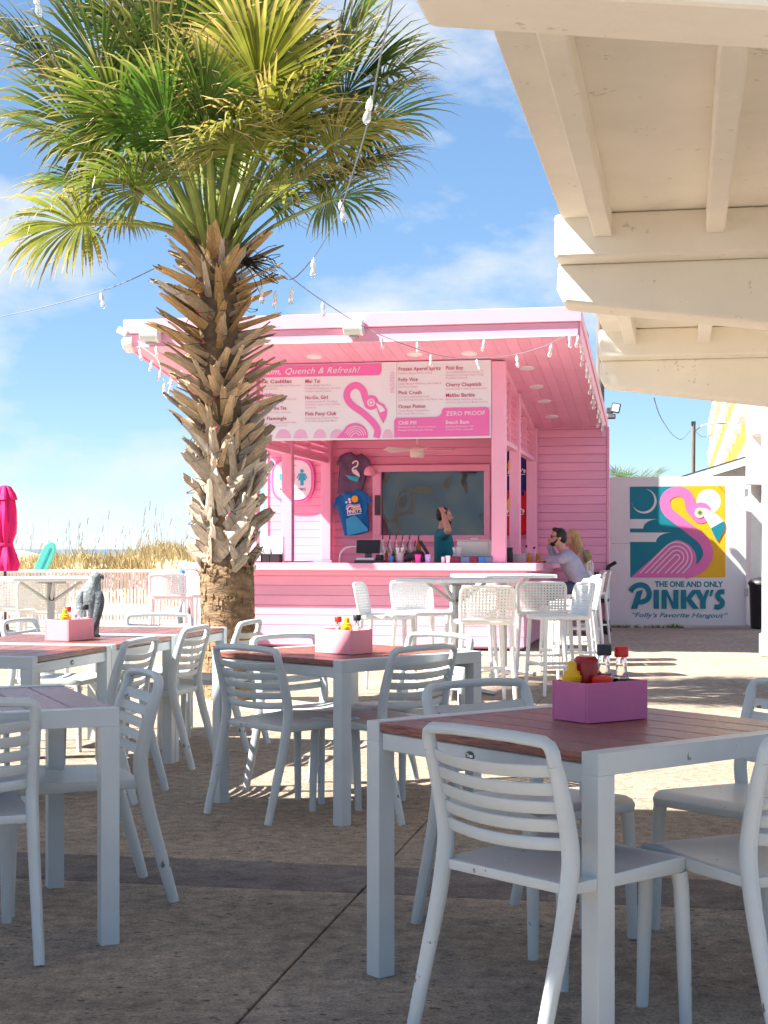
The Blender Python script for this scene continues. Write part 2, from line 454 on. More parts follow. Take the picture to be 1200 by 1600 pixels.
def dark_sheet_mat():
    m = bpy.data.materials.new('dark_vinyl'); m.use_nodes = True
    nd, lk = m.node_tree.nodes, m.node_tree.links
    b = nd['Principled BSDF']
    b.inputs['Base Color'].default_value = (.016, .022, .028, 1); b.inputs['Roughness'].default_value = .03
    b.inputs['Specular IOR Level'].default_value = .7; b.inputs['Coat Weight'].default_value = .35
    t = nd.new('ShaderNodeTexCoord'); n = nd.new('ShaderNodeTexNoise'); n.inputs['Scale'].default_value = 1.0
    n.inputs['Detail'].default_value = 0; n.inputs['Distortion'].default_value = 1.4
    lk.new(t.outputs['Object'], n.inputs['Vector'])
    bp = nd.new('ShaderNodeBump'); bp.inputs['Strength'].default_value = .38; bp.inputs['Distance'].default_value = .06
    lk.new(n.outputs['Fac'], bp.inputs['Height']); lk.new(bp.outputs['Normal'], b.inputs['Normal'])
    return m
M['dark_vinyl'] = dark_sheet_mat()

# ------------------------------------------------------------------ flat lettering and flat art
def text_mesh(s, size, bold=0.0, shear=0.0, spacing=1.0, align='LEFT'):
    cu = bpy.data.curves.new('lettering', 'FONT')
    cu.body = s; cu.size = size; cu.offset = bold; cu.shear = shear; cu.space_character = spacing
    cu.align_x = align; cu.resolution_u = 3
    o = bpy.data.objects.new('lettering', cu)
    me = bpy.data.meshes.new_from_object(o)
    bpy.data.objects.remove(o); bpy.data.curves.remove(cu)
    return me

def lettering(parent, s, u, v, off, size, m, bold=0.0, shear=0.0, spacing=1.0, align='LEFT', width=None, rot=0.0, sx=1.0):
    """flat lettering on an upright face: u along the face, v up, off in front of it (local -Y)"""
    me = text_mesh(s, size, bold, shear, spacing, align)
    if width:
        xs = [p.co.x for p in me.vertices]; k = width / max(1e-6, max(xs) - min(xs))
    else: k = sx
    c, sn = math.cos(rot), math.sin(rot)
    for p in me.vertices:
        x, y = p.co.x * k, p.co.y
        p.co = (u + x * c - y * sn, -off, v + x * sn + y * c)
    me.materials.clear(); me.materials.append(m); me.update()
    return link('lettering', me, parent)

def stroke(path, w):
    """outline of a stroke of width w (a number or one per point) along a path"""
    L, R = [], []
    k = len(path)
    for i in range(k):
        a, b = path[max(i - 1, 0)], path[min(i + 1, k - 1)]
        dx, dy = b[0] - a[0], b[1] - a[1]
        l = math.hypot(dx, dy) or 1
        h = (w[i] if isinstance(w, (list, tuple)) else w) / 2
        nx, ny = -dy / l * h, dx / l * h
        L.append((path[i][0] + nx, path[i][1] + ny)); R.append((path[i][0] - nx, path[i][1] - ny))
    return L + R[::-1]

def spline(pts, n=6):
    out = []
    k = len(pts)
    for i in range(k - 1):
        p0, p1, p2, p3 = pts[max(i - 1, 0)], pts[i], pts[i + 1], pts[min(i + 2, k - 1)]
        for j in range(n):
            t = j / n
            out.append(tuple(.5 * (2 * p1[c] + (p2[c] - p0[c]) * t + (2 * p0[c] - 5 * p1[c] + 4 * p2[c] - p3[c]) * t * t
                                   + (3 * p1[c] - p0[c] - 3 * p2[c] + p3[c]) * t ** 3) for c in range(len(p1))))
    out.append(tuple(pts[-1]))
    return out

def circle(cx, cy, r, n=28, a0=0, a1=360):
    return [(cx + r * math.cos(rad(a0 + (a1 - a0) * i / n)), cy + r * math.sin(rad(a0 + (a1 - a0) * i / n))) for i in range(n + (0 if a1 - a0 == 360 else 1))]

class Art:
    """flat painted shapes on an upright face; each a hair in front of the one before"""
    def __init__(s, parent, fn, base=0.003, step=0.0006):
        s.parent, s.fn, s.off, s.step = parent, fn, base, step
    def shape(s, name, pts, m):
        q = [s.fn(x, y) for x, y in pts]
        o0 = s.off
        b = MB().poly(q, lambda u, v, t: (u, -t, v), o0 - .0004, o0)
        s.off += s.step
        return b.build(name, m, s.parent)
# ================================================================== large structure
TH = rad(11)
UX, VY = Vector((math.cos(TH), -math.sin(TH), 0)), Vector((math.sin(TH), math.cos(TH), 0))
KO = Vector((1.665, 18.5, 0))            # front right corner of the bar counter
def K(a, b, z=0.0): return KO + UX * a + VY * b + Vector((0, 0, z))
def on_plane(x, y, O, ux, vy, b):
    """(along, height) of the point of an upright plane b behind O that photo pixel (x, y) shows"""
    d = Vector(((x - 600) / FPX, 1, (HORIZON - y) / FPX)); c = Vector((0, 0, CAM_H))
    t = (b + (O - c).dot(vy)) / d.dot(vy)
    p = c + d * t
    return (p - O).dot(ux), p.z
def KP(x, y, b=0.0): return on_plane(x, y, KO, UX, VY, b)

# ---- ground, patio slabs, sea, dune
b = MB(); b.box(-90, 90, -20, 75, -.5, -.03)
kind(b.build('ground', M['asphalt']), 'structure')
b = MB(); b.box(-4000, 4000, 60, 8000, -3.2, -3.0)
kind(b.build('sea', M['sea']), 'structure')
patio = bpy.data.objects.new('patio', None); COL.objects.link(patio); kind(patio, 'structure')
patio.location = (-.09, 5.53, 0); patio.rotation_euler = (0, 0, -TH)
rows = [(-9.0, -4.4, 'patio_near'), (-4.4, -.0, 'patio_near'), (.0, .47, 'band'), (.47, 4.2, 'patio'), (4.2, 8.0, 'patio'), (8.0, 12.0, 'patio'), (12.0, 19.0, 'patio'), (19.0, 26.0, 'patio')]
cols = [(-14, -7), (-7, -3.3), (-3.3, .0), (.0, 3.3), (3.3, 6.6), (6.6, 12)]
for ri, (y0, y1, mk) in enumerate(rows):
    for ci, (x0, x1) in enumerate(cols):
        g = .004 if y1 < 1 else .003
        sk = .05 * math.sin(ri * 2.1 + ci)
        q = MB().box(x0 + g, x1 - g, y0 + g, y1 - g, -.06, 0)
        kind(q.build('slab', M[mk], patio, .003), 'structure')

def mound(name, m, x0, x1, y0, y1, nx, ny, h):
    vs = []
    for j in range(ny + 1):
        for i in range(nx + 1):
            x = x0 + (x1 - x0) * i / nx; y = y0 + (y1 - y0) * j / ny
            vs.append((x, y, h(x, y)))
    fs = [(j * (nx + 1) + i, j * (nx + 1) + i + 1, (j + 1) * (nx + 1) + i + 1, (j + 1) * (nx + 1) + i) for j in range(ny) for i in range(nx)]
    b = MB(); b.add(vs, fs, 0, True)
    return b.build(name, m)
def dune_h(x, y):
    e = max(0, min(1, (y - 27.5) / 5)); e2 = max(0, min(1, (x + 30) / 6)) if x < -24 else 1
    r = max(0, min(1, (1.6 - x) / 2.5))
    return -.2 + e * r * e2 * (1.02 + .16 * math.sin(x * .9) + .12 * math.sin(x * 2.3 + y * .7) + .1 * math.sin(y * .5))
kind(mound('dune', M['dune_sand'], -34, 3, 26.5, 58, 74, 50, dune_h), 'structure')
PALM = Vector((-1.235, 12.4, 0))
def sand_h(x, y):
    r = math.hypot((x - PALM.x) / 1.05, (y - PALM.y) / .8)
    return -.02 + .065 * max(0, 1 - r ** 1.6) + .010 * math.sin(x * 9) * math.sin(y * 7) * (r < 1.2)
kind(mound('sand', M['sand'], PALM.x - 1.3, PALM.x + 1.3, PALM.y - 1.0, PALM.y + 1.0, 26, 20, sand_h), 'structure')

# dune grass: uncountable blades, and the thin oat stems above them
b = MB()
rg = random.Random(3)
for i in range(10500):
    x = rg.uniform(-9.5, -1.8) if rg.random() < .86 else rg.uniform(-20, -9.5)
    y = 29 + 13 * rg.random() ** 1.5
    if math.sin(x * 1.9 + 1.1 * math.sin(y * .8)) + .7 * math.sin(x * 4.3 + y * 1.3) < -.35 and rg.random() < .85: continue
    z = dune_h(x, y); h = rg.uniform(.13, .40) * (.8 if y < 31 else 1); a = rg.uniform(0, 6.28); l = rg.uniform(.05, .34) * h / .4
    w = rg.uniform(.006, .014)
    dx, dy = math.cos(a), math.sin(a)
    b.add([(x - w, y, z - .03), (x + w, y, z - .03), (x + w * .7 + dx * l * .4, y + dy * l * .4, z + h * .62), (x - w * .7 + dx * l * .4, y + dy * l * .4, z + h * .62), (x + dx * l, y + dy * l, z + h)],
          [(0, 1, 2, 3), (3, 2, 4)])
kind(b.build('grass', M['grass']), 'stuff')
b = MB()
for i in range(210):
    x = rg.uniform(-9.5, -2.0); y = rg.uniform(30, 39); z = dune_h(x, y); h = rg.uniform(.6, 1.5) * (.6 + .4 * math.sin(x * 2.2) ** 2)
    l = rg.uniform(-.12, .16); w = .0030
    b.tube([(x, y, z), (x + l * .3, y, z + h * .55), (x + l, y, z + h)], [w, w, .003], 3)
    if rg.random() < .5:
        b.tube([(x + l * .9, y, z + h * .86), (x + l + .03, y, z + h * 1.02)], [.011, .004], 3)
kind(b.build('tall_grass', M['stem']), 'stuff')

# ---- roof slab on columns out of view, added and sized to shade the near tables
roof = bpy.data.objects.new('roof', None); COL.objects.link(roof); kind(roof, 'structure')
roof.location = (0.6, 5.92, 0); roof.rotation_euler = (0, 0, -TH)
kind(MB().box(-7.6, -1.2, -3.6, 0, 3.66, 3.9).build('roof_slab', M['concrete_white'], roof), 'structure')
for x in (-7.4, -3.6):
    for y in (-3.4, -.4) if x < -5 else (-3.4,): kind(MB().box(x - .14, x + .14, y - .14, y + .14, 0, 3.658).build('column', M['concrete_white'], roof), 'structure')

# ---- concrete canopy at the right: slab, tapered beams, joists
canopy = thing('concrete_canopy', 'cream painted concrete canopy with deep tapered beams overhanging the tables', 'canopy', (.11, 3.83, 0), -TH)
MB().box(0, 5.2, -.9, 8.98, 2.98, 3.2).build('roof_slab', M['concrete_white'], canopy, .015, 2)
cuts = [(-.9, -.462), (.242, 4.228), (4.932, 8.498)]
for cb0, cb1 in cuts:
    MB().box(.005, .17, cb0, cb1, 2.955, 2.9795).build('edge_strip', M['concrete_white'], canopy, .006)
    for i, x in enumerate((.17, .74, 1.31, 1.88, 2.45, 3.02, 3.6, 4.2)):
        MB().box(x + (.002 if i == 0 else 0), x + .095, cb0, cb1, 2.85, 2.978).build('joist', M['concrete_white'], canopy, .008, 2)
for cb in (-.26, 4.43, 8.7):
    r = MB()
    prof = [(-.03, 2.7515), (-.035, 2.62), (.0, 2.55), (5.2, 1.87), (5.2, 2.7515)]
    r.poly(prof, lambda u, v, t: (u, t, v), cb, cb + .30)
    r.build('beam', M['concrete_white'], canopy, .018, 2)
    MB().box(-.03, 5.2, cb - .2, cb + .5 if cb < 8 else cb + .34, 2.752, 2.977).build('beam_flange', M['concrete_white'], canopy, .015, 2)
MB().tube([(1.75, 3.5, 2.974), (1.72, 3.1, 2.972), (1.75, 2.7, 2.973)], .006, 5).build('cable', M['dark_grey'], canopy)

# ---- pink bar
bar = thing('beach_bar', 'pink wooden beach bar with sloping roof, louvred sides and open serving counter', 'bar', KO, -TH)
PB = .123
def boards(a0, a1, z0, z1, bb, name='board', side=False, th=.02):
    z = z0; i = 0
    while z < z1 - .02:
        t = min(z + PB - .0048, z1)
        q = MB()
        if not side:
            q.hexa([(a0, bb - th - .0005, z), (a1, bb - th - .0005, z), (a1, bb, z), (a0, bb, z)], [(a0, bb - th + .0005, t), (a1, bb - th + .0005, t), (a1, bb, t), (a0, bb, t)])
        else:
            s = 1 if side > 0 else -1
            q.hexa([(bb + s * (th + .004), a0, z), (bb + s * (th + .004), a1, z), (bb, a1, z), (bb, a0, z)], [(bb + s * (th - .003), a0, t), (bb + s * (th - .003), a1, t), (bb, a1, t), (bb, a0, t)])
        q.build(name, M['pink_board'], bar, .0025)
        z += PB; i += 1
# counter walls
MB().box(-4.02, -.001, .0, .08, .03, .97).build('counter_wall', M['pink_dark'], bar)
MB().box(-.08, -.001, .081, 4.1, .03, .97).build('counter_wall', M['pink_dark'], bar)
MB().box(-4.02, -3.94, .081, 4.1, .03, .97).build('counter_wall', M['pink_dark'], bar)
boards(-4.02, .0, .05, .90, -.001)
boards(-.02, 4.1, .05, .90, .0, side=1)
boards(.02, 4.1, .05, .90, -4.02, side=-1)
MB().box(-4.04, .03, -.045, -.001, .905, .965).build('trim_board', M['pink'], bar, .004)
MB().box(.001, .04, -.0, 4.1, .905, .965).build('trim_board', M['pink'], bar, .004)
MB().box(-4.22, .19, -.20, .42, .968, 1.062).build('counter_top', M['pink'], bar, .01, 2)
MB().box(-.50, .19, .424, 4.2, .968, 1.062).build('counter_top', M['pink'], bar, .01, 2)
MB().box(-4.22, -3.6, .424, 4.2, .968, 1.062).build('counter_top', M['pink'], bar, .01, 2)
MB().box(-3.9, -.1, .1, 4.25, .0, .04).build('floor', M['band'], bar)
# posts
def soffit(bq): return 3.665 - .117 * (bq + 1.05)
for a in (-.285, -3.39):
    for bq, w in ((-.02, .085), (1.78, .07), (4.10, .075)):
        MB().box(a - w, a + w, bq, bq + .15, 1.064, soffit(bq + .15) - .024).build('post', M['pink'], bar, .006)
# header above the menu, side plates, side louvres
MB().box(-3.475, -.202, .0, .12, 3.525, soffit(.12) - .012).build('header', M['pink'], bar, .005)
for s, a in ((1, -.285), (-1, -3.39)):
    for b0, b1 in ((.135, 1.775), (1.935, 4.095)):
        am = .045
        MB().box(a - am, a + am, b0, b1, 2.525, 2.585).build('louvre_rail', M['pink'], bar, .004)
        q = MB()
        q.hexa([(a - am, b0, soffit(b0) - .10), (a + am, b0, soffit(b0) - .10), (a + am, b1, soffit(b1) - .10), (a - am, b1, soffit(b1) - .10)],
               [(a - am, b0, soffit(b0) - .014), (a + am, b0, soffit(b0) - .014), (a + am, b1, soffit(b1) - .014), (a - am, b1, soffit(b1) - .014)])
        q.build('louvre_rail', M['pink'], bar)
        mid = (b0 + b1) / 2
        MB().box(a - .035, a + .035, mid - .022, mid + .022, 2.587, soffit(mid) - .105).build('mullion', M['pink'], bar)
        for c0, c1 in ((b0 + .003, mid - .025), (mid + .025, b1 - .003)):
            z = 2.63
            while z < soffit((c0 + c1) / 2) - .13:
                zt = min(z, soffit(c1) - .15)
                q = MB()
                q.hexa([(a - .034, c0, z + .036), (a - .028, c0, z + .040), (a + .034, c0, z - .036), (a + .026, c0, z - .040)],
                       [(a - .034, c1, z + .036), (a - .028, c1, z + .040), (a + .034, c1, z - .036), (a + .026, c1, z - .040)])
                q.build('slat', M['pink'], bar)
                z += .092
# back block with its boarded front
MB().box(.08, .80, 4.325, 4.43, .02, 3.02).build('wall', M['pink_dark'], bar)
MB().box(-4.34, .079, 4.325, 7.6, .02, 3.02).build('wall', M['pink_dark'], bar)
boards(-4.34, .80, .05, 3.05, 4.32)
boards(4.435, 7.6, .05, 2.95, .08, side=1)
boards(4.33, 7.6, .05, 2.95, -4.34, side=-1)
for a in (.802, -4.372): MB().box(a, a + .035, 4.285, 4.43, .03, soffit(4.3) - .012).build('corner_board', M['pink_light'], bar, .003)
MB().box(-4.0, .30, 5.4, 7.6, 3.021, 4.79).build('shade_block', M['pink'], bar, .01)  # unseen block behind the roof, added to cast the shadow across the gate
MB().box(-4.05, .34, 5.35, 7.65, 4.792, 4.85).build('shade_block_top', M['dark_grey'], bar)  # top of the added shadow-casting block
# roof: deck, fascia boards and soffit boards
def slope_box(q, a0, a1, b0, b1, lo, hi):
    q.hexa([(a0, b0, soffit(b0) + lo), (a1, b0, soffit(b0) + lo), (a1, b1, soffit(b1) + lo), (a0, b1, soffit(b1) + lo)],
           [(a0, b0, soffit(b0) + hi), (a1, b0, soffit(b0) + hi), (a1, b1, soffit(b1) + hi), (a0, b1, soffit(b1) + hi)])
    return q
RA0, RA1, RB0, RB1 = -4.62, .75, -1.05, 5.3
slope_box(MB(), RA0 + .02, RA1 - .02, RB0 + .03, 5.34, .012, .27).build('roof_deck', M['pink'], bar)
slope_box(MB(), RA0 + .03, RA1 - .03, RB0 + .06, 5.34, .272, .292).build('roof', M['dark_grey'], bar)
n = 38
for i in range(n):
    w = (RA1 - RA0 - .04) / n
    slope_box(MB(), RA0 + .02 + i * w + .0012, RA0 + .02 + (i + 1) * w - .0012, RB0 + .03, 4.28 if RA0 + .02 + i * w < .72 else 5.3, -.012, .010).build('soffit_board', M['pink_board'], bar, .002)
MB().box(RA0 - .03, RA1 + .03, RB0 - .045, RB0 + .0, 3.80, 3.965).build('fascia', M['pink_light'], bar, .005)
MB().box(RA0 + .01, RA1 - .01, RB0 - .012, RB0 + .028, 3.635, 3.796).build('fascia', M['pink_light'], bar, .005)
for a0, a1, a2, a3 in ((RA1 - .012, RA1 + .03, RA1 - .018, RA1 + .012), (RA0 - .03, RA0 + .012, RA0 - .012, RA0 + .018)):
    slope_box(MB(), a0, a1, RB0 + .003, 5.3, .145, .27).build('fascia', M['pink_light'], bar, .004)
    slope_box(MB(), a2, a3, RB0 + .03, 5.3, -.03, .142).build('fascia', M['pink_light'], bar, .004)
# soffit downlights
for x, y in ((491, 555), (648, 551), (733, 550), (823, 573), (838, 602), (850, 625), (862, 649)):
    d = Vector(((x - 600) / FPX, 1, (HORIZON - y) / FPX)); t = 16.5
    for _ in range(30):
        p = Vector((0, 0, CAM_H)) + d * t; t += (soffit((p - KO).dot(VY)) - p.z) / (d.z + .117 * d.dot(VY)) * .9
    a, bq = (p - KO).dot(UX), (p - KO).dot(VY)
    q = MB().lathe([(.07, -.01), (.092, -.012), (.095, 0), (.095, .006)], 20)
    o = q.build('downlight', M['white'], bar); o.location = (a, bq, soffit(bq) - .014); o.rotation_euler = (rad(-6.7), 0, 0)
# window with dark vinyl at the back of the bar
a0, z1 = KP(597, 738, 4.28); a1, z0 = KP(757, 836, 4.28)
MB().box(a0, a1, 4.262, 4.275, z0, z1).build('window', M['dark_vinyl'], bar)
for (p0, p1, q0, q1) in ((a0 - .13, a1 + .09, z1 + .002, z1 + .10), (a0 - .13, a1 + .09, z0 - .10, z0 - .002), (a0 - .13, a0 - .002, z0, z1), (a1 + .002, a1 + .09, z0, z1)):
    MB().box(p0, p1, 4.19, 4.292, q0, q1).build('window_frame', M['pink'], bar, .005)
MB().box(a0 - .09, a0 - .005, 4.15, 4.188, z0 + .30, z0 + .60).build('speaker_box', M['dark_grey'], bar, .005)
# pink lamp on the wall
u, v = KP(578, 736, 4.15)
q = MB().lathe([(.0, -.07), (.075, -.066), (.095, -.04), (.09, .01), (.06, .055), (.025, .08), (.0, .084)], 16)
o = q.build('wall_lamp', M['pink'], bar); o.location = (u, 4.16, v)
# back bar shelf under the window
MB().box(-3.2, -.6, .46, .76, .95, 1.01).build('bar_shelf', M['grey_metal'], bar, .004)

# ---- mural gate
GTH = rad(8)
GU, GV = Vector((math.cos(GTH), -math.sin(GTH), 0)), Vector((math.sin(GTH), math.cos(GTH), 0))
GO = Vector((3.53, 24.15, 0))
gate = thing('mural_gate', 'white gate painted with a pink flamingo mural and teal lettering', 'gate', GO, -GTH)
def GP(x, y): return on_plane(x, y, GO, GU, GV, 0)
def GA(cx, cy): return GP(960 + cx / 5.4545, 740 + cy / 5.4545)
gw = GP(1166, 900)[0]; zs = GP(1060, 849)[1]; zt = GP(1060, 745)[1]
MB().box(.01, gw, .0, .08, .04, zs - .003).build('panel', M['gate_white'], gate, .004)
MB().box(.01, gw, .0, .08, zs + .003, zt).build('panel', M['gate_white'], gate, .004)
MB().box(.03, gw - .02, .03, .05, zs - .04, zs + .04).build('backing', M['gate_white'], gate)
MB().box(gw - .05, gw + .0, .082, .14, .04, zt).build('gate_frame', M['grey_metal'], gate, .004)
for z in (.5, 2.05): MB().box(gw - .03, gw + .03, -.02, -.001, z, z + .12).build('hinge', M['grey_metal'], gate, .003)
A = Art(gate, GA, .002, .0007)
A.shape('mural_ground', [(130, 112), (940, 104), (945, 885), (136, 885)], M['art_teal'])
neck = spline([(560, 862), (660, 838), (745, 790), (795, 710), (790, 630), (740, 552), (640, 472), (520, 380), (452, 318), (430, 240), (462, 180), (535, 152), (605, 172), (640, 230), (652, 300), (700, 345)], 7)
yel = [(540, 106), (940, 104), (945, 885), (640, 885)] + [p for p in neck[7:80]]
A.shape('mural_sky', yel, M['art_yellow'])
A.shape('mural_sun', circle(803, 236, 103, 36), M['art_white'])
mo = [(255 + 105 * math.cos(rad(t)), 235 + 105 * math.sin(rad(t))) for t in range(-80, 176, 8)]
mi_ = [(243 + 98 * math.cos(rad(t)), 226 + 98 * math.sin(rad(t))) for t in range(168, -74, -8)]
A.shape('mural_moon', mo + mi_, M['art_white'])
for y0, y1, xr, xl in ((388, 468, 372, 245), (502, 582, 492, 355)):
    cur = [(xr - (xr - xl) * math.sin(rad(t)) , y0 + (y1 - y0) * (1 - math.cos(rad(t)))) for t in range(0, 91, 10)]
    A.shape('mural_cloud', [(131, y0)] + cur + [(131, y1)], M['art_white'])
body = [(146, 882), (300, 742), (440, 612)] + spline([(440, 612), (530, 567), (622, 598), (680, 660), (698, 720), (694, 780)], 6)[1:] + [(745, 740), (800, 740), (770, 800), (720, 850), (670, 878), (640, 882)]
A.shape('mural_flamingo', body, M['art_pink'])
A.shape('mural_flamingo', stroke(neck[3:], 86), M['art_pink'])
A.shape('mural_flamingo', circle(738, 334, 90, 32), M['art_pink'])
A.shape('mural_flamingo', [(640, 860), (690, 785), (745, 742), (760, 700), (795, 720), (800, 760), (765, 810), (700, 870)], M['art_pink'])
tl = spline([(756, 640), (752, 690), (735, 735), (693, 781)], 5)
for r in (130, 95, 60, 24):
    c = (531, 714); ax = (.70, -.714)
    L0 = (c[0] - .714 * r, c[1] - .70 * r); R0 = (c[0] + .714 * r, c[1] + .70 * r)
    def down(p): k = (850 - p[1]) / .714; return (p[0] - .70 * k, 850)
    arc = [(c[0] + r * math.cos(rad(t)), c[1] + r * math.sin(rad(t))) for t in range(-136, 45, 9)]
    A.shape('mural_feather', stroke([down(L0), L0] + arc + [R0] + ([down(R0)] if R0[1] < 846 else []), 9), M['art_white'])
A.shape('mural_beak', [(752, 290), (800, 305), (870, 345), (930, 404), (824, 466), (790, 410), (762, 365)], M['art_white'])
A.shape('mural_beak_tip', [(930, 404), (940, 445), (930, 490), (880, 586), (850, 530), (822, 466)], M['art_teal'])
A.shape('mural_eye', circle(726, 334, 43, 24), M['art_white'])
A.shape('mural_eye', circle(728, 334, 27, 20), M['art_yellow'])
A.shape('mural_eye', circle(729, 334, 16, 18), M['art_teal'])
off = A.off
def gtext(s, x0, x1, ybase, cap, m, bold=0, shear=0):
    u0, v0 = GA(x0, ybase); u1, _ = GA(x1, ybase); _, v1 = GA(x0, ybase - cap)
    return lettering(gate, s, u0, v0, .003, (v1 - v0) / .70, m, bold * (v1 - v0), shear, width=u1 - u0)
gtext('THE ONE AND ONLY', 345, 928, 964, 46, M['art_teal'], .055)
gtext('\u201cFolly\u2019s Favorite Hangout\u201d', 138, 952, 1222, 38, M['art_teal'], .022, .32)
def glyph(*strokes):
    for st in strokes: A.shape('lettering', st, M['art_teal'])
# P with its long swash, then I N K Y ' S
glyph(stroke(spline([(136, 1006), (165, 968), (215, 948), (268, 962), (296, 1010), (286, 1066), (240, 1092), (205, 1092)], 6), [26, 36, 42, 46, 48, 48, 44, 36] and 44),
      [(190, 1004), (244, 990), (196, 1152), (140, 1152)])
glyph([(334, 990), (380, 990), (380, 1152), (334, 1152)])
glyph([(402, 990), (446, 990), (446, 1152), (402, 1152)], [(502, 990), (546, 990), (546, 1152), (502, 1152)], [(446, 990), (448, 990), (502, 1100), (502, 1152), (496, 1152), (446, 1040)])
glyph([(566, 990), (612, 990), (612, 1152), (566, 1152)], [(612, 1060), (664, 990), (716, 990), (655, 1066), (722, 1152), (668, 1152), (612, 1080)])
glyph([(680, 990), (730, 990), (757, 1050), (782, 990), (806, 990), (806, 1000), (778, 1085), (778, 1152), (732, 1152), (732, 1085)])
glyph([(822, 990), (848, 990), (826, 1046), (808, 1046)])
glyph(stroke(spline([(938, 1006), (898, 1010), (878, 1038), (895, 1066), (918, 1090), (914, 1122), (884, 1136), (852, 1134)], 6), 42))
b = MB()
rw = random.Random(5)
for i in range(220):
    u = rw.choice((rw.uniform(.05, .32), rw.uniform(.4, .95), rw.uniform(.9, 1.15))); h = rw.uniform(.01, .06) * (1.5 if .9 < u < 1.1 else 1)
    p = GO + GU * u - GV * rw.uniform(.01, .08); a = rw.uniform(-.05, .05)
    b.add([p + GU * -.008, p + GU * .008, p + GU * a + Vector((0, 0, h))], [(0, 1, 2)])
kind(b.build('weeds', M['weed']), 'stuff')

# ---- stuccoed building and column at the far right
st = thing('stucco_building', 'white rough stucco building wall with a ledge beyond the mural gate', 'building', (5.82, 24.3, 0), -GTH)
MB().box(0, 3.2, .15, 1.0, 0, 7.5).build('wall', M['stucco'], st)
MB().box(-.12, .75, -.16, .15, 2.24, 2.36).build('ledge', M['stucco'], st, .01)
MB().box(.16, .75, .02, .149, 1.98, 2.235).build('meter_box', M['dark_grey'], st, .01)
MB().box(.14, .50, -.02, .05, 1.90, 2.10).build('shutter_box', M['white'], st, .02, 2)
MB().tube([(.36, .06, 1.97), (.36, .06, .0)], .045, 10).build('downpipe', M['dark_grey'], st)
MB().box(.0, 1.3, -.3, .15, 3.02, 3.2).build('ledge', M['stucco'], st, .01)
cl = thing('white_column', 'white square stuccoed column at the edge of the sunny patio', 'column', (4.55, 17.75, 0), -TH)
MB().box(-.17, .2, -.17, .17, 0, 4.6).build('shaft', M['stucco'], cl, .01)
MB().box(-.20, .23, -.2, .2, 0, .25).build('plinth', M['stucco'], cl, .012)
bn = thing('rubbish_bin', 'dark round rubbish bin beside the white stucco wall', 'bin', (5.86, 23.75, 0))
MB().lathe([(.16, .0), (.19, .02), (.21, .66), (.22, .68)], 18).build('body', M['black'], bn)
MB().lathe([(.23, .682), (.23, .71), (.18, .77), (.06, .80)], 18).build('lid', M['black'], bn)

# ---- beyond the gate: shed, yellow apartments, poles
sh = thing('shed', 'pale board and batten gable end with a dark shingle roof edge behind the gate', 'shed', P(1056, 857, 34) * 1, -rad(6))
sh.location.z = 0
pk = (P(1166, 713, 34) - sh.location); lo = P(1056, 748, 34) - sh.location
x1, z1, z0 = pk.x, pk.z, lo.z
wallq = MB(); wallq.poly([(0, 0), (2 * x1, 0), (2 * x1, z0 - .08), (x1, z1 - .10), (0, z0 - .08)], lambda u, v, t: (u, t, v), 0, 6)
wallq.build('wall', M['shed'], sh)
for s in (0, 1):
    q = MB()
    xa, xb = (-.25, x1) if s == 0 else (x1, 2 * x1 + .25)
    za, zb = (z0 - .06, z1) if s == 0 else (z1, z0 - .06)
    q.hexa([(xa, -.35, za - .09), (xb, -.35, zb - .09), (xb, 6, zb - .09), (xa, 6, za - .09)], [(xa, -.35, za), (xb, -.35, zb), (xb, 6, zb), (xa, 6, za)])
    q.build('roof', M['shingle'], sh)
    q = MB(); q.hexa([(xa, -.375, za - .2), (xb, -.375, zb - .2), (xb, -.352, zb - .2), (xa, -.352, za - .2)], [(xa, -.375, za - .04), (xb, -.375, zb - .04), (xb, -.352, zb - .04), (xa, -.352, za - .04)])
    q.build('barge_board', M['white'], sh)
for i in range(1, 13):
    x = x1 * i / 7.0
    zz = z0 + (z1 - z0) * (1 - abs(x - x1) / x1) - .14
    MB().box(x - .02, x + .02, -.03, -.002, 1.2, zz).build('batten', M['shed'], sh)

yb = thing('apartment_building', 'yellow apartment building with stepped rows of white balconies', 'apartments', (14.2, 60, 0), -TH)
MB().box(1.9, 14, -2, 110, 0, 15).build('wall', M['yellow_wall'], yb)
for i in range(14):
    y = 1 + i * 7.2
    MB().box(.25, 1.9, y + 4.9, y + 5.6, 0, 14.6).build('pier', M['yellow_wall'], yb)
    for f in range(5):
        z = 1.6 + f * 2.75
        if i > 8 and f == 0: continue
        bl = MB().box(.0, 1.88, y, y + 4.6, z, z + .22).build('balcony', M['white'], yb)
        q = MB()
        q.box(.02, .1, y, y + 4.6, z + 1.12, z + 1.2); q.box(.02, 1.8, y, y + .08, z + 1.12, z + 1.2)
        for j in range(15): q.box(.03, .09, y + .05 + j * .32, y + .13 + j * .32, z + .22, z + 1.12)
        for j in range(5): q.box(.3 + j * .34, .38 + j * .34, y, y + .06, z + .22, z + 1.12)
        kind(q.build('railing', M['white'], bl), 'stuff')
    MB().box(1.86, 1.899, y + .6, y + 4.0, 4.45, 6.4).build('window', M['dark_grey'], yb)
    MB().box(1.86, 1.899, y + .6, y + 4.0, 7.2, 9.15).build('window', M['dark_grey'], yb)

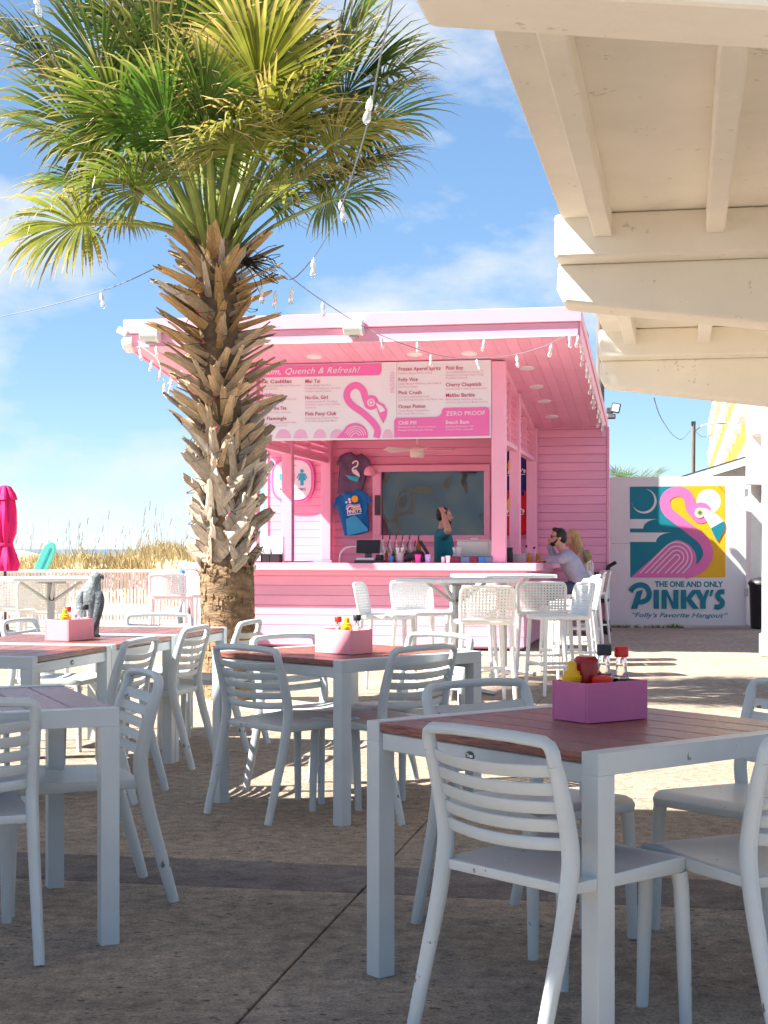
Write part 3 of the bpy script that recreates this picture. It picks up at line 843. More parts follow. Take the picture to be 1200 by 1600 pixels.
def utility(name, label, px, top_y, d, r, lean=0):
    t = P(px, top_y, d)
    o = thing(name, label, 'pole', (t.x, d, 0))
    MB().tube([(0, 0, 0), (lean * .5, 0, t.z * .5), (lean, 0, t.z)], [r * 1.15, r, r * .9], 10).build('shaft', M['pole_wood'], o)
    return o, t
o, t = utility('utility_pole', 'dark utility pole with a street light arm behind the gate', 1081, 664, 52, .075, .06)
hz = t.z
MB().tube([(.06, 0, hz - .25), (.35, 0, hz - .02), (.80, 0, hz + .07)], .025, 6).build('lamp_arm', M['white'], o)
MB().ball((.98, 0, hz + .08), .24, .1, .05).build('lamp_head', M['white'], o)
MB().box(-.02, .12, -.06, .06, hz - .02, hz + .12).build('pole_cap', M['dark_grey'], o)
o, t = utility('utility_pole', 'rough brown timber pole rising behind the pink bar roof', 938, 405, 29, .078)
wire = thing('overhead_wire', 'thin dark wire sagging from the canopy to the utility pole', 'wire', (0, 0, 0))
MB().tube(spline([P(1022, 622, 14), P(1034, 655, 22), P(1052, 680, 34), P(1066, 686, 43), P(1079, 672, 51.9)], 6), [.006 + .004 * i / 24 for i in range(25)], 4).build('cable', M['cable'], wire)
MB().tube(spline([P(1085, 672, 51.9), P(1096, 682, 54), P(1108, 681, 57), P(1122, 674, 60)], 5), .011, 4).build('cable', M['cable'], wire)

# ---- white slat fence at the left
F0, F1 = P(-60, 857, 24.0), P(330, 857, 24.25)
F0.z = F1.z = 0
fd = (F1 - F0); fl = fd.length; fa = math.atan2(fd.y, fd.x)
fence = thing('slat_fence', 'low weathered white slat fence in front of the dune grass', 'fence', F0, fa)
MB().box(-3, fl, -.05, .07, .86, .905).build('rail', M['fence_rail'], fence, .005)
MB().box(-3, fl, .012, .05, .12, .2).build('rail', M['fence'], fence, .005)
n = int((fl + 3) / .0535)
for i in range(n):
    x = -3 + i * .0535
    MB().box(x, x + .036, -.012 + rg.uniform(-.002, .002), .010, .04, .858).build('slat', M['fence'], fence)
for i in range(5):
    x = -2.6 + i * 1.85
    MB().box(x, x + .09, .051, .14, 0, .858).build('post', M['fence'], fence)
# ================================================================== palms
def frond_mesh(H, B, R, n=58, droop=.3, seed=0, m='frond', thread=10, petiole=True, spread=112):
    """one fan leaf: petiole from H to B, then a fan of folded drooping leaflets of length R"""
    r = random.Random(seed)
    q = MB(); along = []
    H, B = Vector(H), Vector(B)
    ax = (B - H).normalized()
    up = Vector((0, 0, 1))
    t = (ax + Vector((0, 0, -.22))).normalized()
    s = t.cross(up); s = s.normalized() if s.length > .05 else Vector((1, 0, 0))
    roll = r.uniform(-.5, .5)
    s = (Matrix.Rotation(roll, 3, t) @ s).normalized()
    nn = s.cross(t).normalized()
    if petiole:
        mid = (H + B) / 2 + Vector((0, 0, .06 * (B - H).length))
        pts = spline([H, mid, B, B + t * .12], 4)
        k = len(pts)
        q.tube(pts, [.034 - .020 * i / (k - 1) for i in range(k)], 6, 1, True, [.016 - .007 * i / (k - 1) for i in range(k)], side=s)
        along += [0.0] * len(q.v)
    seg = 6
    for i in range(n):
        f = -1 + 2 * i / (n - 1)
        phi = rad(f * spread) + r.uniform(-.03, .03)
        d0 = (t * math.cos(phi) + s * math.sin(phi) + nn * (.20 * abs(math.sin(phi)) + r.uniform(-.11, .11))).normalized()
        side = (t * -math.sin(phi) + s * math.cos(phi)).normalized()
        L = R * (1 - .30 * abs(f) ** 2) * r.uniform(.86, 1.08)
        org = B + t * (.16 * (1 - abs(f)))
        dr = droop * r.uniform(.55, 1.5)
        brk = r.uniform(.55, .85); bent = r.random() < .30
        wmax = R * .0205 * r.uniform(.85, 1.15)
        prev = []
        pos = org.copy(); d = d0.copy()
        for k in range(seg + 1):
            a = k / seg
            w = wmax * (.25 + 1.5 * a if a < .5 else max(.05, 1 - ((a - .5) / .5) ** 1.5))
            hgt = nn * (w * .55)
            prev.append((pos - side * w + hgt * .0, pos + hgt * -.9, pos + side * w))
            d = (d + Vector((0, 0, -1)) * (dr * a * .55 + (.85 if bent and a > brk else 0) * .5)).normalized()
            pos = pos + d * (L / seg)
        vs = [p for tri in prev for p in tri]
        fs = []
        for k in range(seg):
            o = k * 3
            fs += [(o, o + 1, o + 4, o + 3), (o + 1, o + 2, o + 5, o + 4)]
        q.add(vs, fs, 0, True)
        dry = r.uniform(-.12, .12)
        along += [min(1, max(0, k / seg + dry)) for k in range(seg + 1) for _ in range(3)]
    for i in range(thread):
        phi = rad(r.uniform(-spread, spread)); d = (t * math.cos(phi) + s * math.sin(phi)).normalized()
        p = B + d * R * r.uniform(.35, .85); pts = [p]
        a = r.uniform(0, 6.28)
        for k in range(6):
            a += r.uniform(-.9, .9)
            p = p + (d * .5 + Vector((math.cos(a), math.sin(a), -.55)) * .6) * (R * .055); pts.append(p)
        nv = len(q.v)
        q.tube(pts, .0028, 3, 2)
        along += [1.0] * (len(q.v) - nv)
    me = bpy.data.meshes.new('frond')
    me.from_pydata([tuple(p) for p in q.v], [], q.f)
    for x in (m, 'petiole', 'thread'): me.materials.append(M[x])
    me.polygons.foreach_set('material_index', q.m); me.polygons.foreach_set('use_smooth', q.s)
    at = me.attributes.new('along', 'FLOAT', 'POINT'); at.data.foreach_set('value', along)
    me.update()
    return me

palm = thing('palm_tree', 'tall fan palm with criss-cross leaf bases, standing in sand before the pink bar', 'palm tree', PALM)
def axis(z): return Vector((-.035 * z, .0, z))
# smooth lower trunk
q = MB()
pts = [axis(z) for z in [-.05 + .11 * i for i in range(36)]]
rr = []
for i, p in enumerate(pts):
    z = p.z
    rr.append(.212 + .03 * max(0, 1 - z / .35) + (.006 if i % 2 else -.004) if z < 1.12 else .165)
q.tube(pts, rr, 28)
q.m = [1 if 12 * 28 <= i < 36 * 28 else 0 for i in range(len(q.m))]
trunk = q.build('trunk', [M['bark'], M['fibre']], palm)
# bark ridges: short cracked plates as one uneven skin
q = MB(); r = random.Random(11)
for i in range(620):
    z = r.uniform(.0, 1.12); a = r.uniform(0, 6.283); w = r.uniform(.012, .05); h = r.uniform(.008, .028) if r.random() < .6 else r.uniform(.03, .07)
    if h > .03: w *= .35
    R0 = .212 + .03 * max(0, 1 - z / .35)
    c = axis(z)
    def pt(da, dz, rr_): return c + Vector((math.cos(a + da) * rr_, math.sin(a + da) * rr_, dz))
    da = w / R0
    q.hexa([pt(-da, -h, R0 - .01), pt(da, -h, R0 - .01), pt(da, h, R0 - .01), pt(-da, h, R0 - .01)],
           [pt(-da * .8, -h * .8, R0 + r.uniform(.004, .012)), pt(da * .8, -h * .8, R0 + r.uniform(.004, .012)), pt(da * .7, h * .7, R0 + .004), pt(-da * .7, h * .7, R0 + .004)])
kind(q.build('bark_ridges', M['bark'], trunk), 'stuff')

def boot_mesh(seed, mname):
    r = random.Random(seed)
    L = 1.0; q = MB()
    n = 6; rows = []
    for i in range(n + 1):
        a = i / n
        w = (.10 * (1 - a) ** 1.5 + .125) * r.uniform(.93, 1.07)
        y = -.02 + .05 * a * a + r.uniform(-.004, .004)
        th = .06 * (1 - a) + .038
        cup = .05 * (1 - a) + .012
        cx = r.uniform(-.008, .008)
        rows.append([(cx - w, y - cup, a * L), (cx - w * .5, y + th * .25, a * L), (cx, y + th * .6, a * L), (cx + w * .5, y + th * .25, a * L), (cx + w, y - cup, a * L),
                     (cx + w * .55, y - th * .9, a * L), (cx, y - th * .5, a * L), (cx - w * .55, y - th * .9, a * L)])
    for j in range(8):     # ragged cut end
        p = rows[-1][j]; rows[-1][j] = (p[0] * .8, p[1], p[2] + r.uniform(-.13, .07))
    vs = [p for row in rows for p in row]
    fs = [(i * 8 + j, i * 8 + (j + 1) % 8, (i + 1) * 8 + (j + 1) % 8, (i + 1) * 8 + j) for i in range(n) for j in range(8)]
    fs.append(tuple(n * 8 + j for j in range(8)))
    q.add(vs, fs, 0, True)
    return q.mesh('leaf_base', M[mname], angle=32)
boots = {k: [boot_mesh(20 + i + 10 * j, k) for i in range(5)] for j, k in enumerate(('boot_grey', 'boot_tan', 'boot_orange'))}
r = random.Random(4)
N = 288
for i in range(N):
    h = i / (N - 1)
    z = .98 + 2.62 * h ** .97
    a = i * rad(137.5) + r.uniform(-.3, .3)
    L = (.32 + .10 * min(1, h * 1.5)) * r.uniform(.55, 1.16)
    sm = max(0, min(1, (h - .10) / .55)); sm = sm * sm * (3 - 2 * sm)
    tilt = rad(7 + 50 * sm + r.uniform(-5, 6) * (1 + 1.6 * sm) - (14 if h > .92 else 0))
    if h < .05: tilt = rad(8)
    skew = rad((44 if i % 2 else -44) * (1.05 - .45 * sm) + r.uniform(-15, 15))
    k = 'boot_grey' if h < .36 + r.uniform(-.1, .1) else ('boot_tan' if h < .70 + r.uniform(-.15, .15) else 'boot_orange')
    if r.random() < .12: k = 'boot_grey'
    out = Vector((math.cos(a), math.sin(a), 0)); tan = Vector((-math.sin(a), math.cos(a), 0))
    zdir = (Vector((0, 0, 1)) * math.cos(tilt) + out * math.sin(tilt)).normalized()
    zdir = (Matrix.Rotation(skew, 3, out) @ zdir).normalized()
    ydir = (out - zdir * out.dot(zdir)).normalized(); xdir = ydir.cross(zdir)
    o = link('leaf_base', r.choice(boots[k]), palm)
    Wd = L * r.uniform(.68, .98) * (1.22 - .55 * sm)
    T = Matrix.Identity(4)
    for c, vec in enumerate((xdir * Wd, ydir * Wd, zdir * L)):
        for rr_ in range(3): T[rr_][c] = vec[rr_]
    T.translation = axis(z) + out * (.155 + .01 * (h < .3))
    o.matrix_local = T
# brown fibre between the bases
q = MB()
for i in range(420):
    z = r.uniform(1.0, 3.85); a = r.uniform(0, 6.28); R0 = r.uniform(.15, .24)
    p = axis(z) + Vector((math.cos(a) * R0, math.sin(a) * R0, 0)); d = Vector((r.uniform(-1, 1), r.uniform(-1, 1), r.uniform(-.4, 1))).normalized() * r.uniform(.06, .16)
    q.tube([p, p + d * .5 + Vector((0, 0, .01)), p + d], [.005, .004, .002], 3)
kind(q.build('fibre', M['fibre'], palm), 'stuff')
# fan leaves: fan base (relative to the trunk foot), fan radius, droop
HUB = axis(3.62)
def leaf_at(x, y, dy): p = P(x, y, 12.4 + dy); return p - PALM
fr = [  # photo position of the fan base, depth offset, radius, droop, kind
    (262, 168, -.55, .98, .16, 0), (410, 232, -.65, .80, .42, 1), (528, 160, .05, .86, .36, 0), (150, 222, -.15, .86, .46, 0), (138, 350, -.25, .76, .85, 1),
    (228, 300, -.55, .72, .85, 0), (332, 66, .05, .92, .16, 0), (445, 88, .25, .95, .2, 0), (205, 62, .15, .92, .22, 0), (524, 76, .35, .9, .3, 0),
    (112, 140, .35, .82, .36, 0), (486, 285, .30, .78, .62, 0), (398, 150, -.75, .86, .3, 1), (322, 190, -.85, .74, .28, 0), (560, 210, -.05, .72, .55, 0),
    (470, 190, -.45, .80, .45, 0), (172, 130, -.35, .84, .3, 0), (240, 245, .5, .8, .6, 0), (440, 300, -.3, .60, .8, 1), (300, 110, -.4, .9, .18, 0),
    (370, 40, -.35, .9, .2, 1), (150, 290, .35, .7, .6, 0), (545, 270, .35, .66, .75, 0), (380, 250, .7, .8, .5, 0), (265, 20, -.1, .85, .2, 0),
    (470, 20, -.1, .85, .25, 0), (95, 215, .5, .68, .5, 0), (330, 255, -.55, .55, .7, 0), (200, 200, -.6, .7, .5, 0), (430, 130, .8, .95, .3, 0), (250, 130, .8, .95, .3, 0),
    (510, 230, -.35, .66, .7, 1), (320, 150, .3, .95, .2, 0), (205, 345, .1, .55, .9, 0), (590, 130, .2, .62, .5, 0),
    (60, 90, .5, .7, .4, 0), (140, 40, .6, .85, .3, 0), (420, 40, .7, .9, .25, 0), (500, 130, .7, .85, .4, 0), (350, 120, -.2, .9, .25, 0), (290, 60, .6, .95, .15, 0), (180, 170, .7, .8, .4, 0), (570, 170, .4, .66, .5, 0), (430, 200, .1, .75, .5, 0), (390, 90, -.5, .8, .3, 1),
    (450, 250, -.25, .78, .9, 0), (505, 318, .2, .6, .95, 0), (300, 285, .45, .7, .75, 0), (395, 300, .6, .7, .7, 0), (195, 275, -.3, .74, .85, 0), (268, 215, -.7, .75, .5, 0), (360, 240, -.75, .62, .8, 1), (415, 320, .35, .55, .9, 0)]
for i, (x, y, dy, R, dr, ye) in enumerate(fr):
    Bp = leaf_at(x, y, dy)
    a = math.atan2(Bp.y, Bp.x - HUB.x)
    H = HUB + Vector((math.cos(a) * .07, math.sin(a) * .07, r.uniform(-.12, .12)))
    link('frond', frond_mesh(H, Bp, R, 58, dr, 100 + i, 'frond_yellow' if ye else 'frond', 16 if ye else 9), palm)
# dark spent flower stalk
q = MB()
for i in range(26):
    p = axis(3.5) + Vector((.22, -.12, .02)); pts = [p]
    d = Vector((r.uniform(.4, 1), r.uniform(-.6, .2), r.uniform(-.1, .7))).normalized()
    for k in range(4):
        d = (d + Vector((r.uniform(-.5, .5), r.uniform(-.5, .5), r.uniform(-.6, .1)))).normalized(); p = p + d * .085; pts.append(p)
    q.tube(pts, [.006, .005, .004, .003, .003], 4)
q.build('flower_stalk', M['black'], palm)

far = thing('palm_tree', 'small bushy green palm showing above the mural gate', 'palm tree', P(992, 857, 30).xy.to_3d())
q = MB().tube([(0, 0, 0), (0, 0, 2.5)], .16, 10); q.build('trunk', M['bark'], far)
for i in range(22):
    a = i * 2.4; e = .15 + .75 * (i % 5) / 5
    Bp = Vector((math.cos(a) * math.cos(e) * .42, math.sin(a) * math.cos(e) * .42, 2.42 + math.sin(e) * .30))
    link('frond', frond_mesh((0, 0, 2.25), Bp, .34, 22, .3, 300 + i, 'frond', 0), far)

# ================================================================== chairs, tables, stools
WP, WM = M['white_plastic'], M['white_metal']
def chair_meshes():
    prof = [(-.345, 0), (-.30, .16), (-.255, .32), (-.232, .43), (-.225, .50), (-.238, .58), (-.262, .67), (-.281, .725)]
    out = {}
    pr = spline(prof, 4)
    for s in (-1, 1):
        q = MB(); k = len(pr)
        q.tube([(s * .218, p[0], p[1]) for p in pr],
               [.0165 + .0025 * math.sin(3.14 * i / (k - 1)) + .002 * (i / (k - 1)) for i in range(k)], 10, 0, True, [.0185 + .008 * math.sin(3.14 * i / (k - 1)) for i in range(k)], side=(1, 0, 0))
        out['rear_leg', s] = q.mesh('leg', WP)
        q = MB()
        q.tube([(s * .205, .205, .405), (s * .207, .212, .36), (s * .211, .218, .18), (s * .214, .222, 0)], [.023, .021, .019, .0165], 10, 0, True, [.021, .020, .018, .015], side=(1, 0, 0))
        out['front_leg', s] = q.mesh('leg', WP)
    # top rail with rounded corners
    q = MB()
    top = [(-.218, -.2805, .724), (-.2175, -.287, .752), (-.2115, -.292, .7695), (-.196, -.296, .779), (-.10, -.309, .785), (0, -.314, .786), (.10, -.309, .785), (.196, -.296, .779), (.2115, -.292, .7695), (.2175, -.287, .752), (.218, -.2805, .724)]
    q.tube(top, [.0185, .0175, .016, .0145, .014, .014, .014, .0145, .016, .0175, .0185], 10, 0, True, [.0185, .0185, .018, .0175, .017, .017, .017, .0175, .018, .0185, .0185], side=(1, 0, 0))
    out['top_rail'] = q.mesh('top_rail', WP)
    for i in range(5):
        z = .709 - .0452 * i
        yb = None
        for j in range(len(pr) - 1):
            if pr[j][1] <= z <= pr[j + 1][1]:
                t = (z - pr[j][1]) / max(1e-6, pr[j + 1][1] - pr[j][1]); yb = pr[j][0] + (pr[j + 1][0] - pr[j][0]) * t
                sl = (pr[j + 1][0] - pr[j][0]) / max(1e-6, pr[j + 1][1] - pr[j][1])
        q = MB(); vs = []; n = 8
        for k in range(n + 1):
            u = -1 + 2 * k / n
            bow = -.030 * (1 - u * u)
            for (dy, dz) in ((-.006, -.0162), (.006, -.0162), (.005, .0162), (-.005, .0162)):
                vs.append((u * .209, yb + bow + dy + sl * dz, z + dz - .010 * (1 - u * u)))
        fs = [(k * 4 + j, k * 4 + (j + 1) % 4, k * 4 + 4 + (j + 1) % 4, k * 4 + 4 + j) for k in range(n) for j in range(4)] + [(3, 2, 1, 0), (n * 4, n * 4 + 1, n * 4 + 2, n * 4 + 3)]
        q.add(vs, fs, 0, True)
        out['slat', i] = q.mesh('slat', WP, bevel=.003, angle=50)
    # seat: dished plate with a rolled front edge and a skirt
    q = MB(); nx, ny = 14, 16; vs = []
    def S(i, j, lower):
        u = -1 + 2 * i / nx; w = j / ny
        yy = -.235 + .475 * w
        hw = .232 - .010 * (1 - w) - (.022 * max(0, (w - .86) / .14) ** 2)
        z = .433 + .018 * w - .016 * (1 - u * u) * math.sin(3.14 * min(1, w * 1.1)) - .020 * max(0, (w - .84) / .16) ** 2 + .006 * (abs(u) > .97) * 0
        if lower: z = min(z - .010, .405)
        return (u * hw * (.985 if lower else 1), yy * (1 if not lower else .985), z)
    for lw in (0, 1):
        for j in range(ny + 1):
            for i in range(nx + 1): vs.append(S(i, j, lw))
    W, o2 = nx + 1, (nx + 1) * (ny + 1)
    fs = []
    for j in range(ny):
        for i in range(nx):
            a = j * W + i
            fs += [(a, a + 1, a + W + 1, a + W), (o2 + a, o2 + a + W, o2 + a + W + 1, o2 + a + 1)]
    rim = [i for i in range(W)] + [j * W + nx for j in range(1, ny + 1)] + [ny * W + i for i in range(nx - 1, -1, -1)] + [j * W for j in range(ny - 1, 0, -1)]
    for k in range(len(rim)):
        a, c = rim[k], rim[(k + 1) % len(rim)]
        fs.append((a, c, o2 + c, o2 + a))
    q.add(vs, fs, 0, True)
    out['seat'] = q.mesh('seat', WP, bevel=.004, seg=2, angle=45)
    return out
CH = chair_meshes()
CH_GROUP = 'white slatted chairs round the dining tables'
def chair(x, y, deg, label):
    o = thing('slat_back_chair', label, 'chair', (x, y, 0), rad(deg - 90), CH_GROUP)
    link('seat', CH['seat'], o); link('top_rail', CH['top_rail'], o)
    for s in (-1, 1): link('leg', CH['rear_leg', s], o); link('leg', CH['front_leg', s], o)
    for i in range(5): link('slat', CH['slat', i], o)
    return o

T_GROUP = 'white framed dining tables with brown plank tops'
def table_meshes(h=.465):
    out = {}
    q = MB().box(-.029, .029, -.029, .029, 0, .6839)
    out['leg'] = q.mesh('leg', WM, bevel=.0012)
    q = MB().box(-.029, .029, -h, h, .684, .74)
    out['rail'] = q.mesh('rail', WM, bevel=.0012)
    q = MB().box(-h + .0585, h - .0585, -.011, .011, .658, .7085)
    out['apron'] = q.mesh('apron', WM, bevel=.003)
    w = (2 * h) / 7
    q = MB().box(-h + .0585, h - .0585, -w / 2 + .0025, w / 2 - .0025, .711, .738)
    out['plank'] = q.mesh('plank', M['plank'], bevel=.003)
    return out, w
TM, PW = table_meshes()
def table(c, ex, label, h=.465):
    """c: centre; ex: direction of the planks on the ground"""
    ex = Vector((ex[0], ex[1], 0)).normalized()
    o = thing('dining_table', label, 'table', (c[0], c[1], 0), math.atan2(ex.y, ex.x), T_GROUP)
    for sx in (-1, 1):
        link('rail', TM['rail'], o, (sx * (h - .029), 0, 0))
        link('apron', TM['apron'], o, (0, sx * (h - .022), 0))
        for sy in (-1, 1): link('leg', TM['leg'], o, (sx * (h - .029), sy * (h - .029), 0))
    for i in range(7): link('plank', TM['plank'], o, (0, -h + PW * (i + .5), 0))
    return o

def from_corner(F, e1, e2, s=.93):
    e1 = Vector(e1).normalized(); e2 = Vector(e2).normalized()
    return (F[0] + (e1.x + e2.x) * s / 2, F[1] + (e1.y + e2.y) * s / 2)

# A: the near table; e1 runs along its planks
A_c = from_corner((.522, 3.74), (-.615, .787), (.787, .615))
tA = table(A_c, (-.615, .787), 'brown plank table in front, holding the purple caddy')
B_c = from_corner((-.188, 6.84), (-.70, .714), (.714, .70))
tB = table(B_c, (-.70, .714), 'white framed plank table before the palm trunk, holding the coral caddy')
C1 = from_corner((-1.618, 7.06), (-.976, .22), (.22, .976), .93)
cd = Vector((.22, .976))
tC1 = table(C1, cd, 'near end table of the long joined row at the left')
tC2 = table((C1[0] + cd.x * .937, C1[1] + cd.y * .937), cd, 'middle table of the joined row, holding the falcon figure and pink caddy')
tC3 = table((C1[0] + cd.x * 1.874, C1[1] + cd.y * 1.874), cd, 'far end table of the joined row, nearest the palm trunk')
D_c = from_corner((-.848, 4.82), (-.92, -.39), (-.39, .92), .90)
tD = table(D_c, (-.39, .92), 'plank table at the left edge with a bluish sheen on its top')
# maker badges on the aprons
def badge(t, x, s):
    q = MB().poly(circle(0, 0, .017, 20), lambda u, v, w: (x + u, s * (.443 + .0115) + s * w, .683 + v * .72), .0005, .002)
    bd = q.build('badge', M['dark_grey'], t)
    me = text_mesh('Trex', .013, .0006, 0, 1, 'CENTER')
    for p in me.vertices: p.co = (x - s * p.co.x * -1 if s < 0 else x - p.co.x, s * .4572, .679 + p.co.y)
    me.materials.append(M['white']); me.update(); link('lettering', me, bd)
badge(tA, 0.02, 1)
badge(tC1, .0, -1)

chair(.475, 4.00, 41, 'nearest white chair with a chipped top rail, back turned, at the front table')
chair(.99, 4.06, 116, 'white chair cut by the right edge, turned away at the front table')
chair(.487, 4.94, -53, 'white chair on the far left side of the front table, facing it')
chair(1.19, 4.98, 219, 'white chair beyond the purple caddy at the right edge, facing the front table')
chair(-.43, 7.27, 45, 'white chair with its back turned at the left of the coral caddy table')
chair(-.03, 7.27, 138, 'white chair with its back turned at the right of the coral caddy table')
chair(-.31, 7.76, -45, 'white chair facing the coral caddy table from beside the palm trunk')
chair(.09, 7.86, 226, 'sunlit white chair facing the coral caddy table in front of the bar stools')
chair(-1.36, 4.80, 113, 'white chair cut by the left edge with its back to us')
chair(-1.14, 5.46, 203, 'white chair side-on at the right of the bluish table')
for k, lab in enumerate(('nearest of three white chairs along the right of the joined tables', 'middle of three white chairs along the right of the joined tables', 'furthest of three white chairs along the right of the joined tables, beside the palm')):
    c = Vector((-1.37, 7.92)) + Vector((.22, .976)) * (.93 * k)
    chair(c.x - .26 + (.13, .06, .10)[k], c.y - (.20, -.06, .12)[k], 168, lab)
chair(-2.02, 9.62, -14, 'white chair behind the pink caddy at the far left of the joined tables')
chair(-1.52, 10.28, -84, 'white chair at the far end of the joined tables before the fence')
chair(-2.35, 8.35, -12, 'white chair half hidden at the left edge of the joined tables')

# bar stools with pierced backs
def stool_meshes(WS):
    out = {}
    def bp(u, v):     # back surface: u across -1..1, v up 0..1
        return Vector((u * (.215 + .006 * v), -.185 - .05 * v - .035 * (1 - u * u), .668 + .265 * v))
    q = MB(); nu, nv = 15, 10
    u0, u1, v0, v1 = -.945, .945, .05, .965
    def cell(ua, ub, va, vb, hole):
        n = Vector((0, -.004, 0))
        O = [bp(ua, va), bp(ub, va), bp(ub, vb), bp(ua, vb)]
        if not hole:
            q.add([p + n for p in O] + [p - n for p in O], [(0, 1, 2, 3), (7, 6, 5, 4)], 0); return
        f = .30
        um, un = ua + (ub - ua) * f, ub - (ub - ua) * f; vm, vn = va + (vb - va) * f, vb - (vb - va) * f
        I = [bp(um, vm), bp(un, vm), bp(un, vn), bp(um, vn)]
        vs = [p + n for p in O + I] + [p - n for p in O + I]
        fs = []
        for k in range(4):
            k2 = (k + 1) % 4
            fs += [(k, k2, 4 + k2, 4 + k), (8 + k2, 8 + k, 12 + k, 12 + k2), (4 + k, 4 + k2, 12 + k2, 12 + k)]
        q.add(vs, fs, 0)
    for i in range(nu):
        for j in range(nv):
            cell(u0 + (u1 - u0) * i / nu, u0 + (u1 - u0) * (i + 1) / nu, v0 + (v1 - v0) * j / nv, v0 + (v1 - v0) * (j + 1) / nv,
                 not (j == nv - 1 and i in (0, nu - 1)))
    out['backrest'] = q.mesh('backrest', WS)
    q = MB()
    path = [bp(-.97, -.06), bp(-.98, .4), bp(-.975, .80), bp(-.92, .94), bp(-.78, 1.0), bp(0, 1.02), bp(.78, 1.0), bp(.92, .94), bp(.975, .80), bp(.98, .4), bp(.97, -.06)]
    q.tube(spline(path, 3), .014, 8, 0, True, .0125)
    q.tube([bp(-.93, .045), bp(-.4, .045), bp(.4, .045), bp(.93, .045)], .012, 6, 0, True, .016)
    out['back_frame'] = q.mesh('back_frame', WS)
    q = MB().box(-.215, .215, -.20, .225, .632, .672)
    out['seat'] = q.mesh('seat', WS, bevel=.018, seg=3)
    for s in (-1, 1):
        for t in (-1, 1):
            q = MB().tube([(s * .195, t * .185 + .01, .640), (s * .225, t * .225 - .005, 0)], [.023, .016], 8, 0, True, [.021, .015], side=(1, 0, 0))
            out['leg', s, t] = q.mesh('leg', WS)
        q = MB().tube([(s * .213, -.21, .24), (s * .213, .21, .24)], .012, 6, ry=.015)
        out['footrest', s] = q.mesh('footrest', WS)
    q = MB().tube([(-.213, .212, .26), (.213, .212, .26)], .012, 6, ry=.015)
    out['footrest', 0] = q.mesh('footrest', WS)
    return out
STW, STP = stool_meshes(M['stool_white']), stool_meshes(M['stool_pink'])
def stool(x, y, deg, label, group='white pierced-back stools round the high tables', S=None):
    S = S or STW
    o = thing('bar_stool', label, 'stool', (x, y, 0), rad(deg - 90), group)
    for k, me in S.items(): link(me.name.split('.')[0], me, o)
    return o
stool(.79, 12.35, 97, 'white stool nearest us at the high table, its back turned to us')
stool(.02, 13.25, -12, 'white stool side-on at the left of the front high table')
stool(.36, 14.05, -62, 'white stool facing us behind the front high table, left of its post')
stool(.82, 14.5, -100, 'white stool behind the post of the front high table')
stool(1.42, 13.9, 85, 'white stool with its back to us between the two high tables')
stool(1.50, 13.15, 195, 'bright white stool side-on at the right of the front high table')
stool(1.80, 14.9, 197, 'white stool side-on with sunlit back at the right of the rear high table')
stool(1.98, 16.3, 178, 'white stool tucked under the side counter, next to the seated man', 'white stools along the side counter')
stool(2.12, 17.0, 178, 'white stool along the side counter just before the seated man', 'white stools along the side counter')
stool(-3.18, 14.3, 100, 'white stool with its back to us at the left high table')
stool(-3.62, 14.9, 120, 'white stool at the left edge behind the left high table')
stool(-2.55, 18.45, 84, 'pale pink stool at the left end of the bar counter', 'pale pink stools at the left end of the counter', STP)
stool(-2.18, 18.95, 80, 'pale pink stool half behind the palm trunk', 'pale pink stools at the left end of the counter', STP)

def high_table(x, y, deg, label):
    o = thing('high_table', label, 'table', (x, y, 0), rad(deg), 'high grey-white bistro tables')
    q = MB(); c = []
    for (sx, sy, a0) in ((1, 1, 0), (-1, 1, 90), (-1, -1, 180), (1, -1, 270)):
        for k in range(5): c.append((sx * .35 + .06 * math.cos(rad(a0 + 22.5 * k)), sy * .35 + .06 * math.sin(rad(a0 + 22.5 * k))))
    q.poly(c, lambda u, v, t: (u, v, t), .955, .987); q.build('tabletop', M['white'], o, .006, 2)
    q = MB().box(-.032, .032, -.032, .032, .05, .93); q.build('column', M['grey_metal'], o, .005)
    q = MB().box(-.12, .12, -.12, .12, .932, .953); q.build('top_plate', M['grey_metal'], o, .004)
    for k in range(4):
        a = rad(90 * k)
        q = MB().tube([(.03 * math.cos(a), .03 * math.sin(a), .78), (.27 * math.cos(a), .27 * math.sin(a), .945)], .014, 6, ry=.022); q.build('bracket', M['white_metal'], o)
        q = MB().tube([(.03 * math.cos(a + .785), .03 * math.sin(a + .785), .06), (.34 * math.cos(a + .785), .34 * math.sin(a + .785), .018)], [.028, .02], 6); q.build('foot', M['grey_metal'], o)
    q = MB().lathe([(.022, -.04), (.024, -.034), (.016, 0)], 10, T=Matrix.Translation((0, -.035, .80)) @ Matrix.Rotation(rad(-90), 4, 'X')); q.build('knob', M['black'], o)
    return o
high_table(.62, 13.05, 24, 'front high table among the stools before the counter')
high_table(1.17, 15.1, 20, 'rear high table tucked against the bar counter')
high_table(-2.95, 13.6, 18, 'high table at the left edge beside the closed magenta umbrella')

